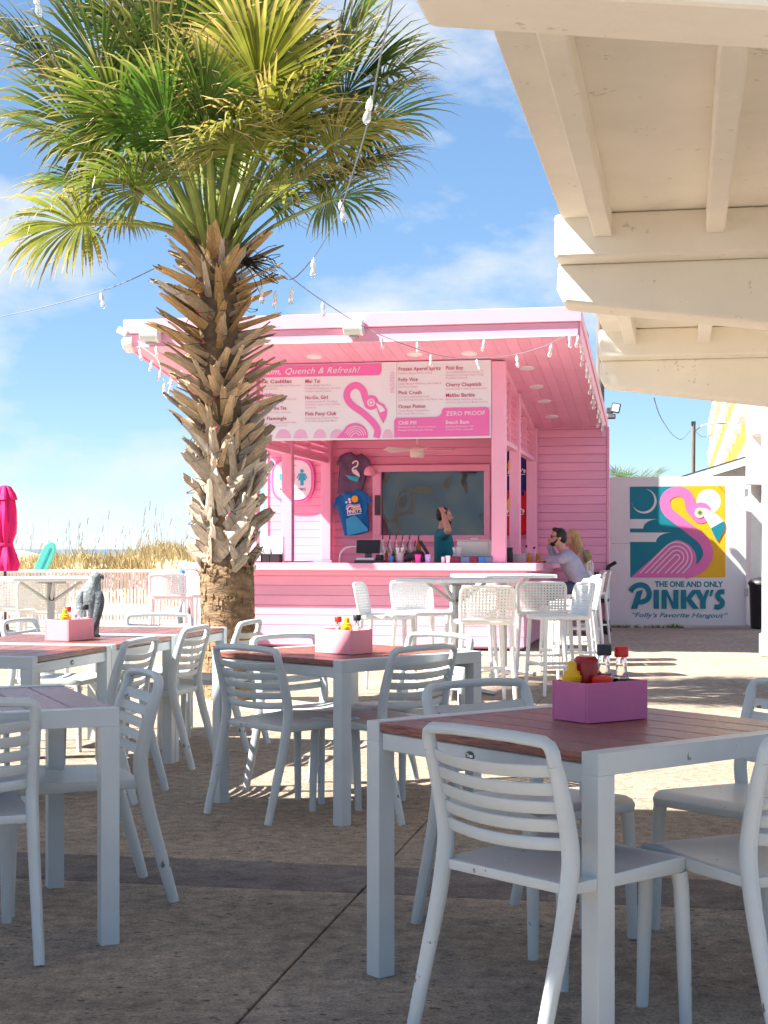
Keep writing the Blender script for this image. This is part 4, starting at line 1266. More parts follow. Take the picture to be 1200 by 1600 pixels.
# ================================================================== things on the tables
def resample(v, n):
    return [v[int(i * (len(v) - 1) / (n - 1))] + (v[min(len(v) - 1, int(i * (len(v) - 1) / (n - 1)) + 1)] - v[int(i * (len(v) - 1) / (n - 1))]) * ((i * (len(v) - 1) / (n - 1)) % 1) for i in range(n)]
def caddy(loc, ang, label, mkey, group='wooden condiment caddies on the tables'):
    o = thing('condiment_caddy', label, 'caddy', loc, ang, group)
    L, W, Hh, t = .117, .078, .115, .008
    m = M[mkey]
    for s in (-1, 1):
        MB().box(-L, L, min(s * W, s * (W - t)), max(s * W, s * (W - t)), .001, Hh).build('side_panel', m, o, .0015)
        MB().box(min(s * L, s * (L - t)) + (0 if s > 0 else .0), max(s * L, s * (L - t)), -W + t + .0003, W - t - .0003, .001, Hh - .0004).build('end_panel', m, o, .0015)
    MB().box(-L + t, L - t, -W + t, W - t, .002, .008).build('bottom', m, o)
    return o
def rot2(x, y, a): return Vector((x * math.cos(a) - y * math.sin(a), x * math.sin(a) + y * math.cos(a), 0))
def glass_bottle(loc, label, liquid, cap, level, group, s=1.0):
    o = thing('glass_bottle', label, 'bottle', loc, 0, group)
    p = [(.020, .0), (.029, .004), (.031, .02), (.030, .055), (.020, .085), (.0135, .105), (.0125, .135), (.0145, .14)]
    MB().lathe([(r_ * s, z * s) for r_, z in p], 16).build('bottle_body', M['glass'], o)
    lv = [(r_ * .9 * s, z * s + .002) for r_, z in p if z <= level] or [(.028 * s, .004), (.028 * s, .03)]
    MB().lathe(lv, 14).build('sauce', liquid, o)
    MB().lathe([(.0165 * s, .138 * s), (.0172 * s, .142 * s), (.0172 * s, .160 * s), (.015 * s, .163 * s)], 14).build('cap', cap, o)
    return o
def squeeze(loc, label, m, capm, group, up=True, s=1.0, inv=False):
    o = thing('squeeze_bottle', label, 'bottle', loc, 0, group)
    if inv:
        MB().lathe([(.026 * s, .0), (.030 * s, .006), (.030 * s, .03), (.026 * s, .034)], 16).build('cap', capm, o)
        MB().lathe([(.026 * s, .035), (.036 * s, .045), (.039 * s, .09), (.040 * s, .150), (.038 * s, .165), (.030 * s, .174), (.012 * s, .177)], 18).build('bottle_body', m, o)
    else:
        MB().lathe([(.026 * s, .0), (.030 * s, .006), (.030 * s, .09), (.026 * s, .102)], 16).build('bottle_body', m, o)
        MB().lathe([(.029 * s, .103), (.031 * s, .106), (.031 * s, .120), (.026 * s, .123), (.026 * s, .132), (.016 * s, .136), (.014 * s, .158), (.008 * s, .163)], 16).build('cap', capm, o)
    return o
TT = .739
GB = 'condiment bottles in the caddies'
# near caddy
aA = math.atan2(.13, .194)
cA = Vector((.58, 4.38, TT)) + rot2(.117, .078, aA)
caddy(cA, aA, 'purple-pink caddy full of sauces on the front table', 'caddy')
def on(c, a, x, y, z=.009): return c + rot2(x, y, a) + Vector((0, 0, z))
squeeze(on(cA, aA, -.082, .03), 'yellow mustard bottle with a cone tip in the purple caddy', M['yellow'], M['yellow'], GB, s=.92)
squeeze(on(cA, aA, -.024, .034), 'dark red upturned ketchup bottle in the purple caddy', M['ketchup'], M['red'], GB, inv=True, s=.94)
glass_bottle(on(cA, aA, .035, .02), 'dark-capped glass sauce bottle in the purple caddy', M['sauce'], M['black'], .085, GB, 1.28)
glass_bottle(on(cA, aA, .085, .0), 'red-capped glass hot sauce bottle in the purple caddy', M['sauce'], M['red'], .085, GB, 1.24)
q = MB().lathe([(.028, .0), (.031, .01), (.029, .1), (.031, .104), (.031, .116), (.02, .122)], 16)
o = tag(q.build('squeeze_bottle', M['red']), 'small red lid just showing over the purple caddy rim', 'bottle', GB); o.location = on(cA, aA, -.028, -.042)
# middle caddy
aB = math.atan2(.66, -.75) + math.pi
cB = Vector((-.157, 7.23, TT)) + rot2(-.117, .078, aB)
caddy(cB, aB, 'coral pink caddy on the table before the palm', 'caddy_coral')
glass_bottle(on(cB, aB, -.055, .02), 'red-capped clear hot sauce bottle in the coral caddy', M['beer'], M['red'], .02, GB, 1.0)
squeeze(on(cB, aB, .02, .0), 'yellow mustard bottle in the coral caddy', M['yellow'], M['yellow'], GB, s=.88)
o = glass_bottle(on(cB, aB, .078, .01), 'black-capped red ketchup bottle with a white neck label in the coral caddy', M['ketchup'], M['black'], .10, GB, 1.08)
MB().lathe([(.0195, .098), (.0165, .112), (.0165, .118)], 14).build('neck_label', M['white'], o)
# far caddy
aC = rad(66)
cC = Vector((-1.70, 8.28, TT)) + rot2(.117, .078, aC)
caddy(cC, aC, 'light pink caddy beside the falcon figure', 'caddy_coral')
squeeze(on(cC, aC, -.04, .0), 'yellow mustard bottle in the light pink caddy', M['yellow'], M['yellow'], GB, s=.88)
glass_bottle(on(cC, aC, .03, .03), 'red-capped bottle at the back of the light pink caddy', M['ketchup'], M['red'], .06, GB, 1.05)
glass_bottle(on(cC, aC, .03, -.03), 'white-labelled ketchup bottle in the light pink caddy', M['ketchup'], M['white'], .10, GB, .95)
glass_bottle(on(cC, aC, .085, -.045), 'black-capped dark sauce bottle in the light pink caddy', M['ketchup'], M['black'], .085, GB, 1.12)

# falcon figure
fl_ = thing('falcon_figure', 'grey plastic falcon decoy standing on the joined tables', 'figure', (-1.66, 8.72, TT), rad(-8))
fl_.scale = (.86, .86, 1.0)
q = MB()
q.tube(spline([(0, 0, .0), (.002, .0, .06), (.0, .0, .14), (-.004, 0, .20), (.002, 0, .255), (.014, 0, .29), (.022, 0, .318), (.028, 0, .342), (.034, 0, .360)], 4),
       resample([.046, .05, .060, .072, .072, .054, .040, .038, .02], 33), 16, ry=resample([.042, .045, .05, .058, .056, .046, .038, .034, .018], 33), side=(1, 0, 0))
q.build('body', M['falcon'], fl_)
MB().ball((.030, -.002, .335), .038, .034, .033).build('head', M['falcon'], fl_)
MB().tube(spline([(.060, -.002, .345), (.076, -.002, .341), (.080, -.002, .322)], 4), [.014, .013, .012, .011, .010, .008, .006, .004, .002], 8).build('beak', M['falcon_dark'], fl_)
for s, m in ((-1, 'falcon'), (1, 'falcon_dark')):
    q = MB().tube(spline([(s * .050, -.030, .258), (s * .066, -.036, .21), (s * .054, -.040, .13), (s * .022, -.036, .045), (s * .010, -.03, .01)], 4), [.018, .026, .03, .032, .034, .034, .033, .032, .030, .028, .026, .024, .021, .018, .015, .012, .010], 10, ry=.018, side=(1, 0, 0))
    q.build('wing', M[m], fl_)
for s in (-1, 1): MB().ball((.045, s * .026, .345), .005).build('eye', M['black'], fl_)
MB().lathe([(.055, .0), (.058, .006), (.052, .014)], 16).build('base', M['falcon_dark'], fl_)
# ================================================================== things on and in the bar
def bar_loc(a, b, z): return K(a, b, z)

# ---- menu board (two panels), hung across the front under the header
MBF = -.035
mz1, mz0 = KP(700, 563.5, MBF)[1], KP(700, 685, MBF)[1]
menu = thing('menu_board', 'wide white and pink drinks menu board under the bar roof', 'menu board', bar_loc(0, MBF, 0), -TH)
xs = KP(620, 620, MBF)[0]; xr = KP(767, 620, MBF)[0]
MB().box(-3.22, xs - .002, .0, .03, mz0, mz1).build('panel', M['menu_white'], menu, .002)
MB().box(xs + .002, xr, .0, .03, mz0, mz1).build('panel', M['menu_white'], menu, .002)
def MP(x, y): return KP(x, y, MBF)
A2 = Art(menu, MP, .002, .0004)
def rr_poly(x0, x1, y0, y1, r, corners):
    pts = []
    for (cx, cy, a0, key) in ((x0 + r, y0 + r, 180, 'tl'), (x1 - r, y0 + r, 270, 'tr'), (x1 - r, y1 - r, 0, 'br'), (x0 + r, y1 - r, 90, 'bl')):
        if key in corners: pts += [(cx + r * math.cos(rad(a0 + t)), cy + r * math.sin(rad(a0 + t))) for t in range(0, 91, 15)]
        else: pts.append({'tl': (x0, y0), 'tr': (x1, y0), 'br': (x1, y1), 'bl': (x0, y1)}[key])
    return pts
A2.shape('heading_band', [(392, 571.5), (596.5, 567.2)] + [(596.5, 580), (595, 584), (592, 586.4)] + [(392, 590.5)], M['menu_pink'])
# pale wing motifs along the foot, then the flamingo
for cx, w in ((412, 14), (443, 13), (470, 12), (500, 11), (527, 12), (606, 9)):
    A2.shape('wing_motif', [(cx - w, 684.5)] + [(cx + w * .9 * math.cos(rad(t)), 684.5 - (14) * math.sin(rad(t))) for t in range(165, -1, -15)], M['menu_pale'])
nk = spline([(588, 684), (590, 672), (583, 660), (567, 645), (549, 632), (542, 620), (545, 608), (556, 602), (566, 608), (570, 618), (573, 628)], 6)
A2.shape('flamingo', stroke(nk, 10.5), M['menu_pink'])
A2.shape('flamingo', circle(580, 629, 11.5, 24), M['menu_pink'])
A2.shape('flamingo_wing', [(526, 684.5), (540, 669)] + [(555 + 20 * math.cos(rad(t)), 680 + 19 * math.sin(rad(t))) for t in range(-145, 1, 12)] + [(575, 684.5)], M['menu_pink'])
for rr in (16, 12.5, 9, 5.5):
    c = (556, 682)
    arc = [(c[0] + rr * math.cos(rad(t)), c[1] + rr * math.sin(rad(t))) for t in range(-140, -4, 12)]
    A2.shape('feather', stroke([(arc[0][0] - 4, min(684, arc[0][1] + 5))] + arc, .9), M['menu_white'])
A2.shape('flamingo_eye', circle(580, 629, 6, 20), M['menu_white'])
A2.shape('flamingo_eye', circle(580, 629, 4.2, 18), M['menu_pink'])
A2.shape('flamingo_eye', circle(580, 629, 2.2, 14), M['menu_white'])
A2.shape('beak', [(585, 625), (600, 632), (605, 641), (604, 651), (599, 662), (592, 648)], M['menu_pink'])
A2.shape('beak', [(587, 629), (598, 635.5), (602, 641.5), (594, 645)], M['menu_white'])
# zero proof block
A2.shape('zero_proof_block', [(616, 683.8), (616, 658), (618, 654.5), (622, 653.2), (682, 651.8), (687, 650), (690, 646), (691, 640), (694, 637.6), (760, 636.2), (764, 638), (765, 642), (765, 681)], M['menu_pink'])
cap = lambda px: px * 18.45 / FPX / .70
def mtext(s, x, y, px, m, bold=.0, shear=0, sp=1.05, rot=0, width=None):
    u, v = MP(x, y)
    if width: width = MP(x + width, y)[0] - u
    t = lettering(menu, s, u, v, A2.off + .0012, cap(px), m, bold * px / 1300, shear, sp, width=width, rot=rot)
    return t
TX, FN, WH = M['menu_text'], M['menu_fine'], M['menu_white']
mtext('Calm, Quench & Refresh!', 405, 585.5, 9.5, WH, .16, .35, width=156)
def block(x, y, title, fine, tm=TX, fm=FN, w=None, px=5.6):
    mtext(title, x, y, px, tm, .22, width=w)
    for i, f in enumerate(fine): mtext(f, x, y + 5.2 + 4.55 * i, 2.6, fm, .04)
block(401, 599.5, 'Pink Cadillac', ['Casamigos Silver, Grand Marnier, Watermelon', 'Lime, Agave, Pink Salt'], w=55)
block(401, 620.5, 'Painkiller', ['Myers Rum, Pineapple Juice, Orange Juice', 'Cream of Coconut, Nutmeg'], w=31)
block(401, 641, 'Welcome the Tea', ['Firefly Sweet Tea Vodka, Lemonade'], w=47)
block(401, 657, 'The Flamingle', ['Ketel One Citroen Rose, Coconut Water', 'Splash of Soda, Raspberry Puree'], w=47)
block(477, 598.5, 'Mai Tai', ['Captain Morgan Dark Rum', 'Pineapple & Orange Juice, Grenadine', 'Coconut Lime Rum Floater'], w=23)
block(477, 624, 'Hu-Go, Girl', ['Tanqueray Sevilla Gin, Grapefruit', 'Elderflower Liqueur, Pink Lemonade', 'Soda Water'], w=35)
block(477, 649.5, 'Pink Pony Club', ['Ketel Botanical, Strawberry Puree', 'Lemon Juice, Ginger Beer, Mason'], w=48)
block(622.5, 579.5, 'Frozen Aperol Spritz', ['Prosecco, Aperol, Lemon, Orange'], w=66)
block(622.5, 596, 'Folly Vice', ['Captain Morgan White Rum, Pina Colada &', 'Strawberry Daiquiri'], w=30)
block(622.5, 616.5, 'Pink Crush', ['Smirnoff Grapefruit Blue Vodka', 'Ruby Red Grapefruit Juice, Soda Water, Lime'], w=36)
block(622.5, 638, 'Ocean Potion', ['Captain Morgan Pineapple Rum', 'Pina Colada, Blue Curacao'], w=42)
block(622.5, 663.5, 'Chill Pill', ['Nonalcoholic Gin, Cream of Coconut', 'Pineapple & Orange Juice, Nutmeg'], WH, WH, w=28)
block(696.5, 577.8, 'Pool Boy', ['Smirnoff Blue Raspberry, Coconut &', 'Watermelon Schnapps, Peach, Orange', 'Grenadine, Lemonade'], w=27)
block(696.5, 604, 'Cherry Chapstick', ['Smirnoff Cherry Vodka, Lime, Grenadine'], w=56)
block(696.5, 620.5, 'Malibu Barbie', ['Malibu Passion Fruit Rum, Lemonade', 'Strawberry Guava Puree, Mango Coconut'], w=45)
block(696.5, 662.5, 'Beach Bum', ['Sparkling Watermelon Lime', 'Coconut Water, Lemonade'], WH, WH, w=36)
mtext('ZERO PROOF', 697, 649.5, 6.6, WH, .10, width=61)
mtext('FROZEN', 616, 614.5, 6.0, M['menu_pale'], .10, rot=rad(90))

# ---- T-shirts pinned to the back wall
def tshirt(label, px, py, d_b, sx, tilt, m, name='t_shirt', foldm=None):
    u, v = KP(px, py, d_b)
    o = thing(name, label, 't-shirt', bar_loc(u, d_b, v), -TH)
    half = [(0.0, .26), (.06, .285), (.085, .30), (.17, .27), (.255, .215), (.30, .10), (.285, .06), (.20, .085), (.19, .02), (.185, -.12), (.195, -.36), (.10, -.375), (0, -.38)]
    pts = half + [(-x, y) for x, y in half[-2:0:-1]]
    bm = bmesh.new()
    vs = [bm.verts.new((x * sx, 0, y)) for x, y in pts]
    f = bm.faces.new(vs)
    bmesh.ops.triangulate(bm, faces=[f])
    for _ in range(3):
        bmesh.ops.subdivide_edges(bm, edges=[e for e in bm.edges if e.calc_length() > .05], cuts=1)
        bmesh.ops.triangulate(bm, faces=bm.faces[:])
    ph = px * .7
    ct, sn = math.cos(tilt), math.sin(tilt)
    for w in bm.verts:
        x, z = w.co.x, w.co.z
        y = -.028 + .011 * math.sin(x * 26 + z * 8 + ph) + .010 * math.sin(x * 11 - z * 17 + ph * 2) + .006 * math.sin(z * 30 + x * 20)
        w.co = (x * ct - z * sn, y, x * sn + z * ct)
    me = bpy.data.meshes.new('cloth'); bm.to_mesh(me); bm.free()
    me.materials.append(m); me.polygons.foreach_set('use_smooth', [True] * len(me.polygons))
    c = link('cloth', me, o)
    sm = c.modifiers.new('thickness', 'SOLIDIFY'); sm.thickness = .006
    def fn(x, y): return (x * ct - y * sn, x * sn + y * ct)
    return o, Art(o, fn, .062, .0008), ct, sn
def shirt_text(o, s, x, y, size, m, tilt, bold=.02, width=None):
    ct, sn = math.cos(tilt), math.sin(tilt)
    return lettering(o, s, x * ct - y * sn, x * sn + y * ct, .068, size, m, bold * size, .15, 1, 'LEFT', width, rot=tilt)
Wm, Sm = M['menu_white'], M['shirt_sky']
tl = rad(-10)
o, A3, _, _ = tshirt('faded plum T-shirt with a white flamingo print on the bar wall', 552, 738, 4.22, .92, tl, M['shirt_plum'])
A3.shape('print_water', [(-.10, -.06), (.12, -.06), (.10, -.14), (-.04, -.11)], M['cyan'])
A3.shape('print_flamingo', stroke(spline([(.045, -.02), (.0, .02), (.0, .06), (.05, .10), (.06, .15), (.03, .175), (-.005, .155), (-.02, .125)], 5), .022), Wm)
A3.shape('print_flamingo', [(-.01, .03), (.05, .05), (.11, -.005), (.13, -.06), (.06, -.035), (.01, -.01)], Wm)
tl = rad(8)
o, A3, _, _ = tshirt('bright blue T-shirt with a yellow sun print hanging below the plum one', 553, 797, 4.20, .98, tl, M['shirt_blue'])
A3.shape('print_sky_panel', [(-.14, -.37), (-.13, -.12), (.02, -.08), (.18, -.30), (.185, -.345)], Sm)
A3.shape('print_sun', circle(.05, .16, .052, 20), M['art_yellow'])
A3.shape('print_palm', circle(-.035, .165, .022, 12), Wm); A3.shape('print_palm', circle(-.03, .125, .02, 12), Wm); A3.shape('print_palm', circle(-.085, .13, .018, 10), Wm)
A3.shape('print_wave', stroke(spline([(-.10, .02), (-.085, .075), (-.03, .085), (.03, .065), (.12, .07)], 5), .02), M['cup_lilac'])
A3.shape('print_wave', stroke(spline([(-.085, .015), (-.06, .055), (-.02, .06), (.03, .04), (.12, .045)], 5), .02), Wm)
A3.shape('print_wave', stroke(spline([(-.03, .03), (.04, .015), (.12, .02)], 5), .02), M['art_yellow'])
shirt_text(o, 'PINKY\u2019S', -.10, -.045, .075, Wm, tl, .04, .23)
A3.shape('print_line', stroke([(-.10, -.065), (.12, -.065)], .012), Wm)
for (px, py, m, lab, s) in ((808, 735, 'navy', 'navy T-shirt with surfboard print seen between the right posts', .95), (806, 797, 'shirt_red', 'red T-shirt with surfboard print seen between the right posts', .95)):
    o, A3, _, _ = tshirt(lab, px, py, 4.2, s, rad(5), M[m])
    A3.shape('print_board', circle(0, 0, 1, 16) and [(-.09 + .034 * math.cos(rad(t)) + .02 * math.sin(rad(t)), .10 + .085 * math.sin(rad(t))) for t in range(0, 360, 20)], M['art_yellow'])
    A3.shape('print_board', [(.0 + .034 * math.cos(rad(t)) + .02 * math.sin(rad(t)), .11 + .085 * math.sin(rad(t))) for t in range(0, 360, 20)], M['cup_lilac'])
    shirt_text(o, 'Pinky\u2019s', -.14, -.045, .085, Wm, rad(5), .03, .27)
    A3.shape('print_line', stroke([(-.14, -.07), (.12, -.07)], .008), Wm)

# ---- oval toilets sign
u, v = KP(458, 750, 4.25)
sg = thing('restroom_sign', 'white and pink rounded restrooms sign on the sunlit pink wall', 'sign', bar_loc(u, 4.25, v), -TH)
def squircle(a, bb, n=40, p=2.9): return [(a * math.copysign(abs(math.cos(rad(t * 360 / n))) ** (2 / p), math.cos(rad(t * 360 / n))), bb * math.copysign(abs(math.sin(rad(t * 360 / n))) ** (2 / p), math.sin(rad(t * 360 / n)))) for t in range(n)]
MB().poly(squircle(.335, .345), lambda a, c, t: (a, -t, c), -.03, .03).build('backing', M['menu_pink'], sg)
A4 = Art(sg, lambda x, y: (x, y), .036, .001)
A4.off = .040
A4.shape('face', squircle(.295, .305), M['menu_white'])
A4.shape('arrow', [(-.02, .16), (.02, .16), (.02, .22), (.075, .20), (0, .265), (-.075, .20), (-.02, .22)], M['menu_pink'])
for s in (-1, 1):
    cx = s * .15
    A4.shape('figure', circle(cx, .135, .028, 14), M['cyan'])
    if s > 0:
        A4.shape('figure', [(cx - .03, .10), (cx + .03, .10), (cx + .062, -.01), (cx + .026, -.01), (cx + .026, -.085), (cx - .026, -.085), (cx - .026, -.01), (cx - .062, -.01)], M['cyan'])
        for t in (-1, 1): A4.shape('figure', stroke([(cx + t * .04, .095), (cx + t * .078, .02)], .018), M['cyan'])
    else:
        A4.shape('figure', [(cx - .05, .10), (cx + .05, .10), (cx + .05, .0), (cx + .028, .0), (cx + .028, -.085), (cx - .028, -.085), (cx - .028, .0), (cx - .05, .0)], M['cyan'])
A4.shape('flamingo', stroke(spline([(.0, -.085), (.0, .0), (-.02, .02), (.03, .05), (.02, .10), (-.015, .095)], 4), .014), M['menu_pink'])
A4.shape('flamingo', circle(.0, .012, .035, 14), M['menu_pink'])
lettering(sg, 'RESTROOMS', -.205, -.165, .0425, .062, M['steel_blue'], .001, 0, 1.1, width=.41)
A4.shape('emblem', stroke(circle(.0, -.225, .03, 16, 0, 359), .01), M['menu_pink'])

# ---- ceiling fan
u, v = KP(652, 712, 1.6)
fan = thing('ceiling_fan', 'cream ceiling fan hanging inside the bar below the menu', 'fan', bar_loc(u, 1.6, v), -TH)
MB().lathe([(.0, -.03), (.085, -.025), (.095, .0), (.095, .045)], 20).build('light_cover', M['fan_white'], fan)
MB().lathe([(.10, .048), (.105, .07), (.09, .10), (.05, .125), (.02, .14)], 20).build('motor', M['fan_white'], fan)
MB().tube([(0, 0, .13), (0, 0, soffit(1.6) - v - .015)], .014, 8).build('rod', M['fan_white'], fan)
for k in range(5):
    a = rad(72 * k + 8)
    q = MB(); c, s = math.cos(a), math.sin(a)
    def bpnt(r_, w, z): return (r_ * c - w * s, r_ * s + w * c, z)
    q.hexa([bpnt(.12, -.03, .07), bpnt(.50, -.06, .058), bpnt(.50, .06, .09), bpnt(.12, .03, .085)], [bpnt(.12, -.03, .078), bpnt(.50, -.06, .066), bpnt(.50, .06, .098), bpnt(.12, .03, .093)])
    q.build('blade', M['fan_white'], fan, .002)

# ---- bar-top things
CT = 1.063
def at_bar(px, b, z=CT): a, _ = KP(px, 880, b); return bar_loc(a, b, z)
G1 = 'liquor bottles behind the counter'
kinds = ['bottle_clear', 'bottle_amber', 'bottle_clear', 'bottle_green', 'bottle_clear', 'bottle_amber', 'bottle_clear', 'bottle_green', 'bottle_clear', 'bottle_clear', 'bottle_amber', 'bottle_clear']
labs = ['clear liquor bottle with pour spout, first from the till', 'amber liquor bottle in the front row beside the till', 'clear liquor bottle with tall spout, left of the straws', 'green liquor bottle behind the straws', 'clear liquor bottle with a pink label behind the straws',
        'amber liquor bottle right of the straws', 'clear liquor bottle with tall spout in the middle of the row', 'green liquor bottle low in the row near the tablet', 'clear liquor bottle beside the tablet', 'clear liquor bottle furthest right, next to the tablet', 'short amber bottle between the taller clear ones', 'clear bottle with a blue label behind the cups']
for i, px in enumerate((598, 606, 609, 617, 619, 627, 629, 637, 640, 648, 654, 658)):
    s = (1.15, .85)[i % 2]
    h = .30 * s
    o = thing('liquor_bottle', labs[i], 'bottle', at_bar(px, .62, 1.012), 0, G1)
    MB().lathe([(.034, 0), (.038, .01), (.038, h * .62), (.030, h * .74), (.014, h * .84), (.013, h)], 12).build('bottle_body', M[kinds[i]], o)
    MB().lathe([(.0385, h * .2), (.0388, h * .21), (.0388, h * .5), (.0385, h * .51)], 12).build('bottle_label', M[('white', 'red', 'menu_pale', 'navy', 'beer')[i % 5]], o)
    MB().tube([(0, 0, h), (0, 0, h + .03), (.012, 0, h + .075)], [.012, .008, .004], 6).build('pour_spout', M['black' if i % 3 else 'maroon'], o)
o = thing('till_screen', 'dark touchscreen till on a white stand on the pink counter', 'till', at_bar(575, .16), -TH)
T = Matrix.Translation((0, .02, .20)) @ Matrix.Rotation(rad(-18), 4, 'X')
MB().box(-.15, .15, -.012, .012, -.085, .085, T=T).build('screen', M['black'], o, .006)
MB().box(-.04, .04, .0, .05, .05, .15).build('stand', M['dark_grey'], o, .006)
MB().box(-.15, .20, -.12, .16, .0, .03).build('cash_drawer', M['dark_grey'], o, .004)
MB().box(-.13, .10, -.10, .13, .031, .062).build('printer', M['white'], o, .01, 2)
MB().box(.11, .19, -.08, .06, .031, .10).build('card_reader', M['black'], o, .008)
o = thing('tablet', 'black tablet leaning on a stand behind the cups', 'tablet', at_bar(664, .30), -TH)
MB().box(-.008, .008, -.09, .09, -.12, .12, T=Matrix.Translation((.0, 0, .17)) @ Matrix.Rotation(rad(-32), 4, 'Y')).build('screen', M['black'], o, .004)
MB().tube([(-.06, 0, .0), (.03, 0, .13)], .012, 6).build('stand', M['dark_grey'], o)
o = thing('bar_mat', 'black folded bar towel heap beside the pink cup', 'towel', at_bar(650, .34), -TH)
q = MB(); q.tube(spline([(-.15, 0, .02), (-.07, -.02, .07), (.02, 0, .10), (.10, .01, .06), (.17, 0, .02)], 5), resample([.02, .05, .06, .05, .02], 21), 10); q.build('towel', M['dark_grey'], o)
def cup(px, b, key, lab, h=.105, r_=.040, straws=0):
    o = thing('plastic_cup', lab, 'cup', at_bar(px, b), 0, 'plastic cups on the counter')
    MB().lathe([(r_ * .72, 0), (r_ * .75, .004), (r_, h), (r_ * .93, h), (r_ * .7, .01)], 16).build('cup_wall', M[key], o)
    for i in range(straws):
        a = random.uniform(0, 6.28); rr = random.uniform(0, .03)
        p = Vector((rr * math.cos(a), rr * math.sin(a), .02))
        MB().tube([p, p + Vector((math.cos(a) * .035, math.sin(a) * .035, .17))], .0035, 5).build('straw', M['white'], o)
    return o
cup(612, .02, 'cup_blue', 'small blue cup beside the till', .085, .032)
cup(625, .03, 'cup_grey', 'grey clear cup full of straws', .13, .052, 22)
cup(653, -.02, 'cup_pink', 'bright pink cup on the counter')
cup(668.5, -.02, 'cup_lilac', 'lilac cup next to the pink one')
cup(700, -.06, 'white', 'small white paper cup by the boxes', .09, .03)
cup(715, .10, 'white', 'white cup stuffed with napkins and straws', .10, .06, 26)
for px, key, lab in ((693, 'white', 'white card box at the left end of the box row'), (711, 'maroon', 'maroon box in front of the bartender'), (727.5, 'steel_blue', 'steel blue box in the row on the counter'), (742, 'maroon', 'plum box between the blue ones'), (753, 'cup_blue', 'bright blue box in the row on the counter'), (763, 'steel_blue', 'dark blue box against the right post')):
    w = .055 if px not in (693, 711) else (.02 if px == 693 else .065)
    o = thing('napkin_box', lab, 'box', at_bar(px, .0), -TH, 'small boxes in a row on the counter')
    MB().box(-w, w, -.05, .05, 0, .078).build('box', M[key], o, .003)
    MB().box(-w * .7, w * .7, -.035, .035, .0785, .082).build('lid_slot', M['dark_grey'], o)
o = thing('ice_bin', 'frosted white plastic bin on the counter right of the bartender', 'bin', at_bar(741, .28), -TH)
MB().box(-.20, .20, -.13, .13, 0, .27).build('bin', M['frosted'], o, .015, 2)
MB().box(-.205, .205, -.135, .135, .272, .285).build('lid', M['frosted'], o, .005)
MB().box(-.04, .04, -.02, .02, .286, .305).build('handle', M['white'], o, .004)
# things along the side counter
for px, b, key, lab, h, r_ in ((796, .9, 'black', 'tall black shaker on the side counter', .19, .045), (788 + 3, 1.0, 'maroon', 'dark maroon jar at the corner of the side counter', .12, .035), (811, 1.1, 'frosted', 'clear plastic tub on the side counter', .11, .09), (822.5, 1.2, 'bottle_clear', 'clear bottle with a dark cap on the side counter', .19, .03), (827.5, .9, 'beer', 'amber drink in a clear glass in front of the couple', .12, .033),
                              (834.5, 1.3, 'menu_pale', 'pink bottle with a purple cap on the side counter', .17, .028), (841, 1.2, 'beer', 'short amber drink nearest the seated man', .11, .035)):
    o = thing('bar_drink', lab, 'drink', at_bar(px, b), 0, 'drinks and bottles on the side counter')
    MB().lathe([(r_ * .85, 0), (r_, .006), (r_, h * .66), (r_ * .92, h * .72)] + ([(.012, h * .86), (.012, h)] if r_ < .032 else [(r_ * .95, h)]), 14).build('bottle_body' if r_ < .032 else 'glass', M[key], o)
    if r_ < .032: MB().lathe([(.014, h + .001), (.014, h + .025), (.01, h + .03)], 10).build('cap', M['navy'], o)
o = thing('wallet', 'black folded wallet by the seated man\'s hand', 'wallet', at_bar(849, 1.05), -TH); MB().box(-.06, .06, -.04, .04, 0, .035).build('leather', M['black'], o, .006)
o = thing('napkin_caddy', 'black napkin and cutlery holder at the left of the counter', 'napkin holder', at_bar(421, .06), -TH)
for (x0, x1) in ((-.15, -.08), (-.075, .02), (.025, .15)): MB().box(x0, x1, -.08, .08, 0, .11).build('holder', M['black'], o, .004)
for i in range(9): MB().box(-.07 + i * .009, -.064 + i * .009, -.06, .05, .05, .16 + .02 * math.sin(i * 2.1), T=Matrix.Rotation(rad(-8 + 2 * i), 4, 'Y')).build('napkin', M['white'], o)
for x in (-.135, -.12, -.1): MB().box(x - .006, x + .006, -.084, -.081, .02, .09).build('cutlery', M['white'], o)
o = thing('folding_screen', 'pale pink blank board standing behind the napkin holder', 'board', at_bar(424, .32), -TH)
MB().box(-.17, .17, -.012, .012, .0, .33).build('board', M['menu_white'], o, .004)
MB().box(-.17, .17, -.016, -.0125, .0, .13).build('lower_edge', M['white'], o, .002)
o = thing('cable_hose', 'white hose arching against the pink back wall beside the till', 'hose', at_bar(530, .36), -TH)
MB().tube(spline([(0, 0, 0), (.02, 0, .12), (.10, 0, .19), (.22, 0, .20), (.26, 0, .20)], 6), .011, 7).build('hose', M['cable_white'], o)

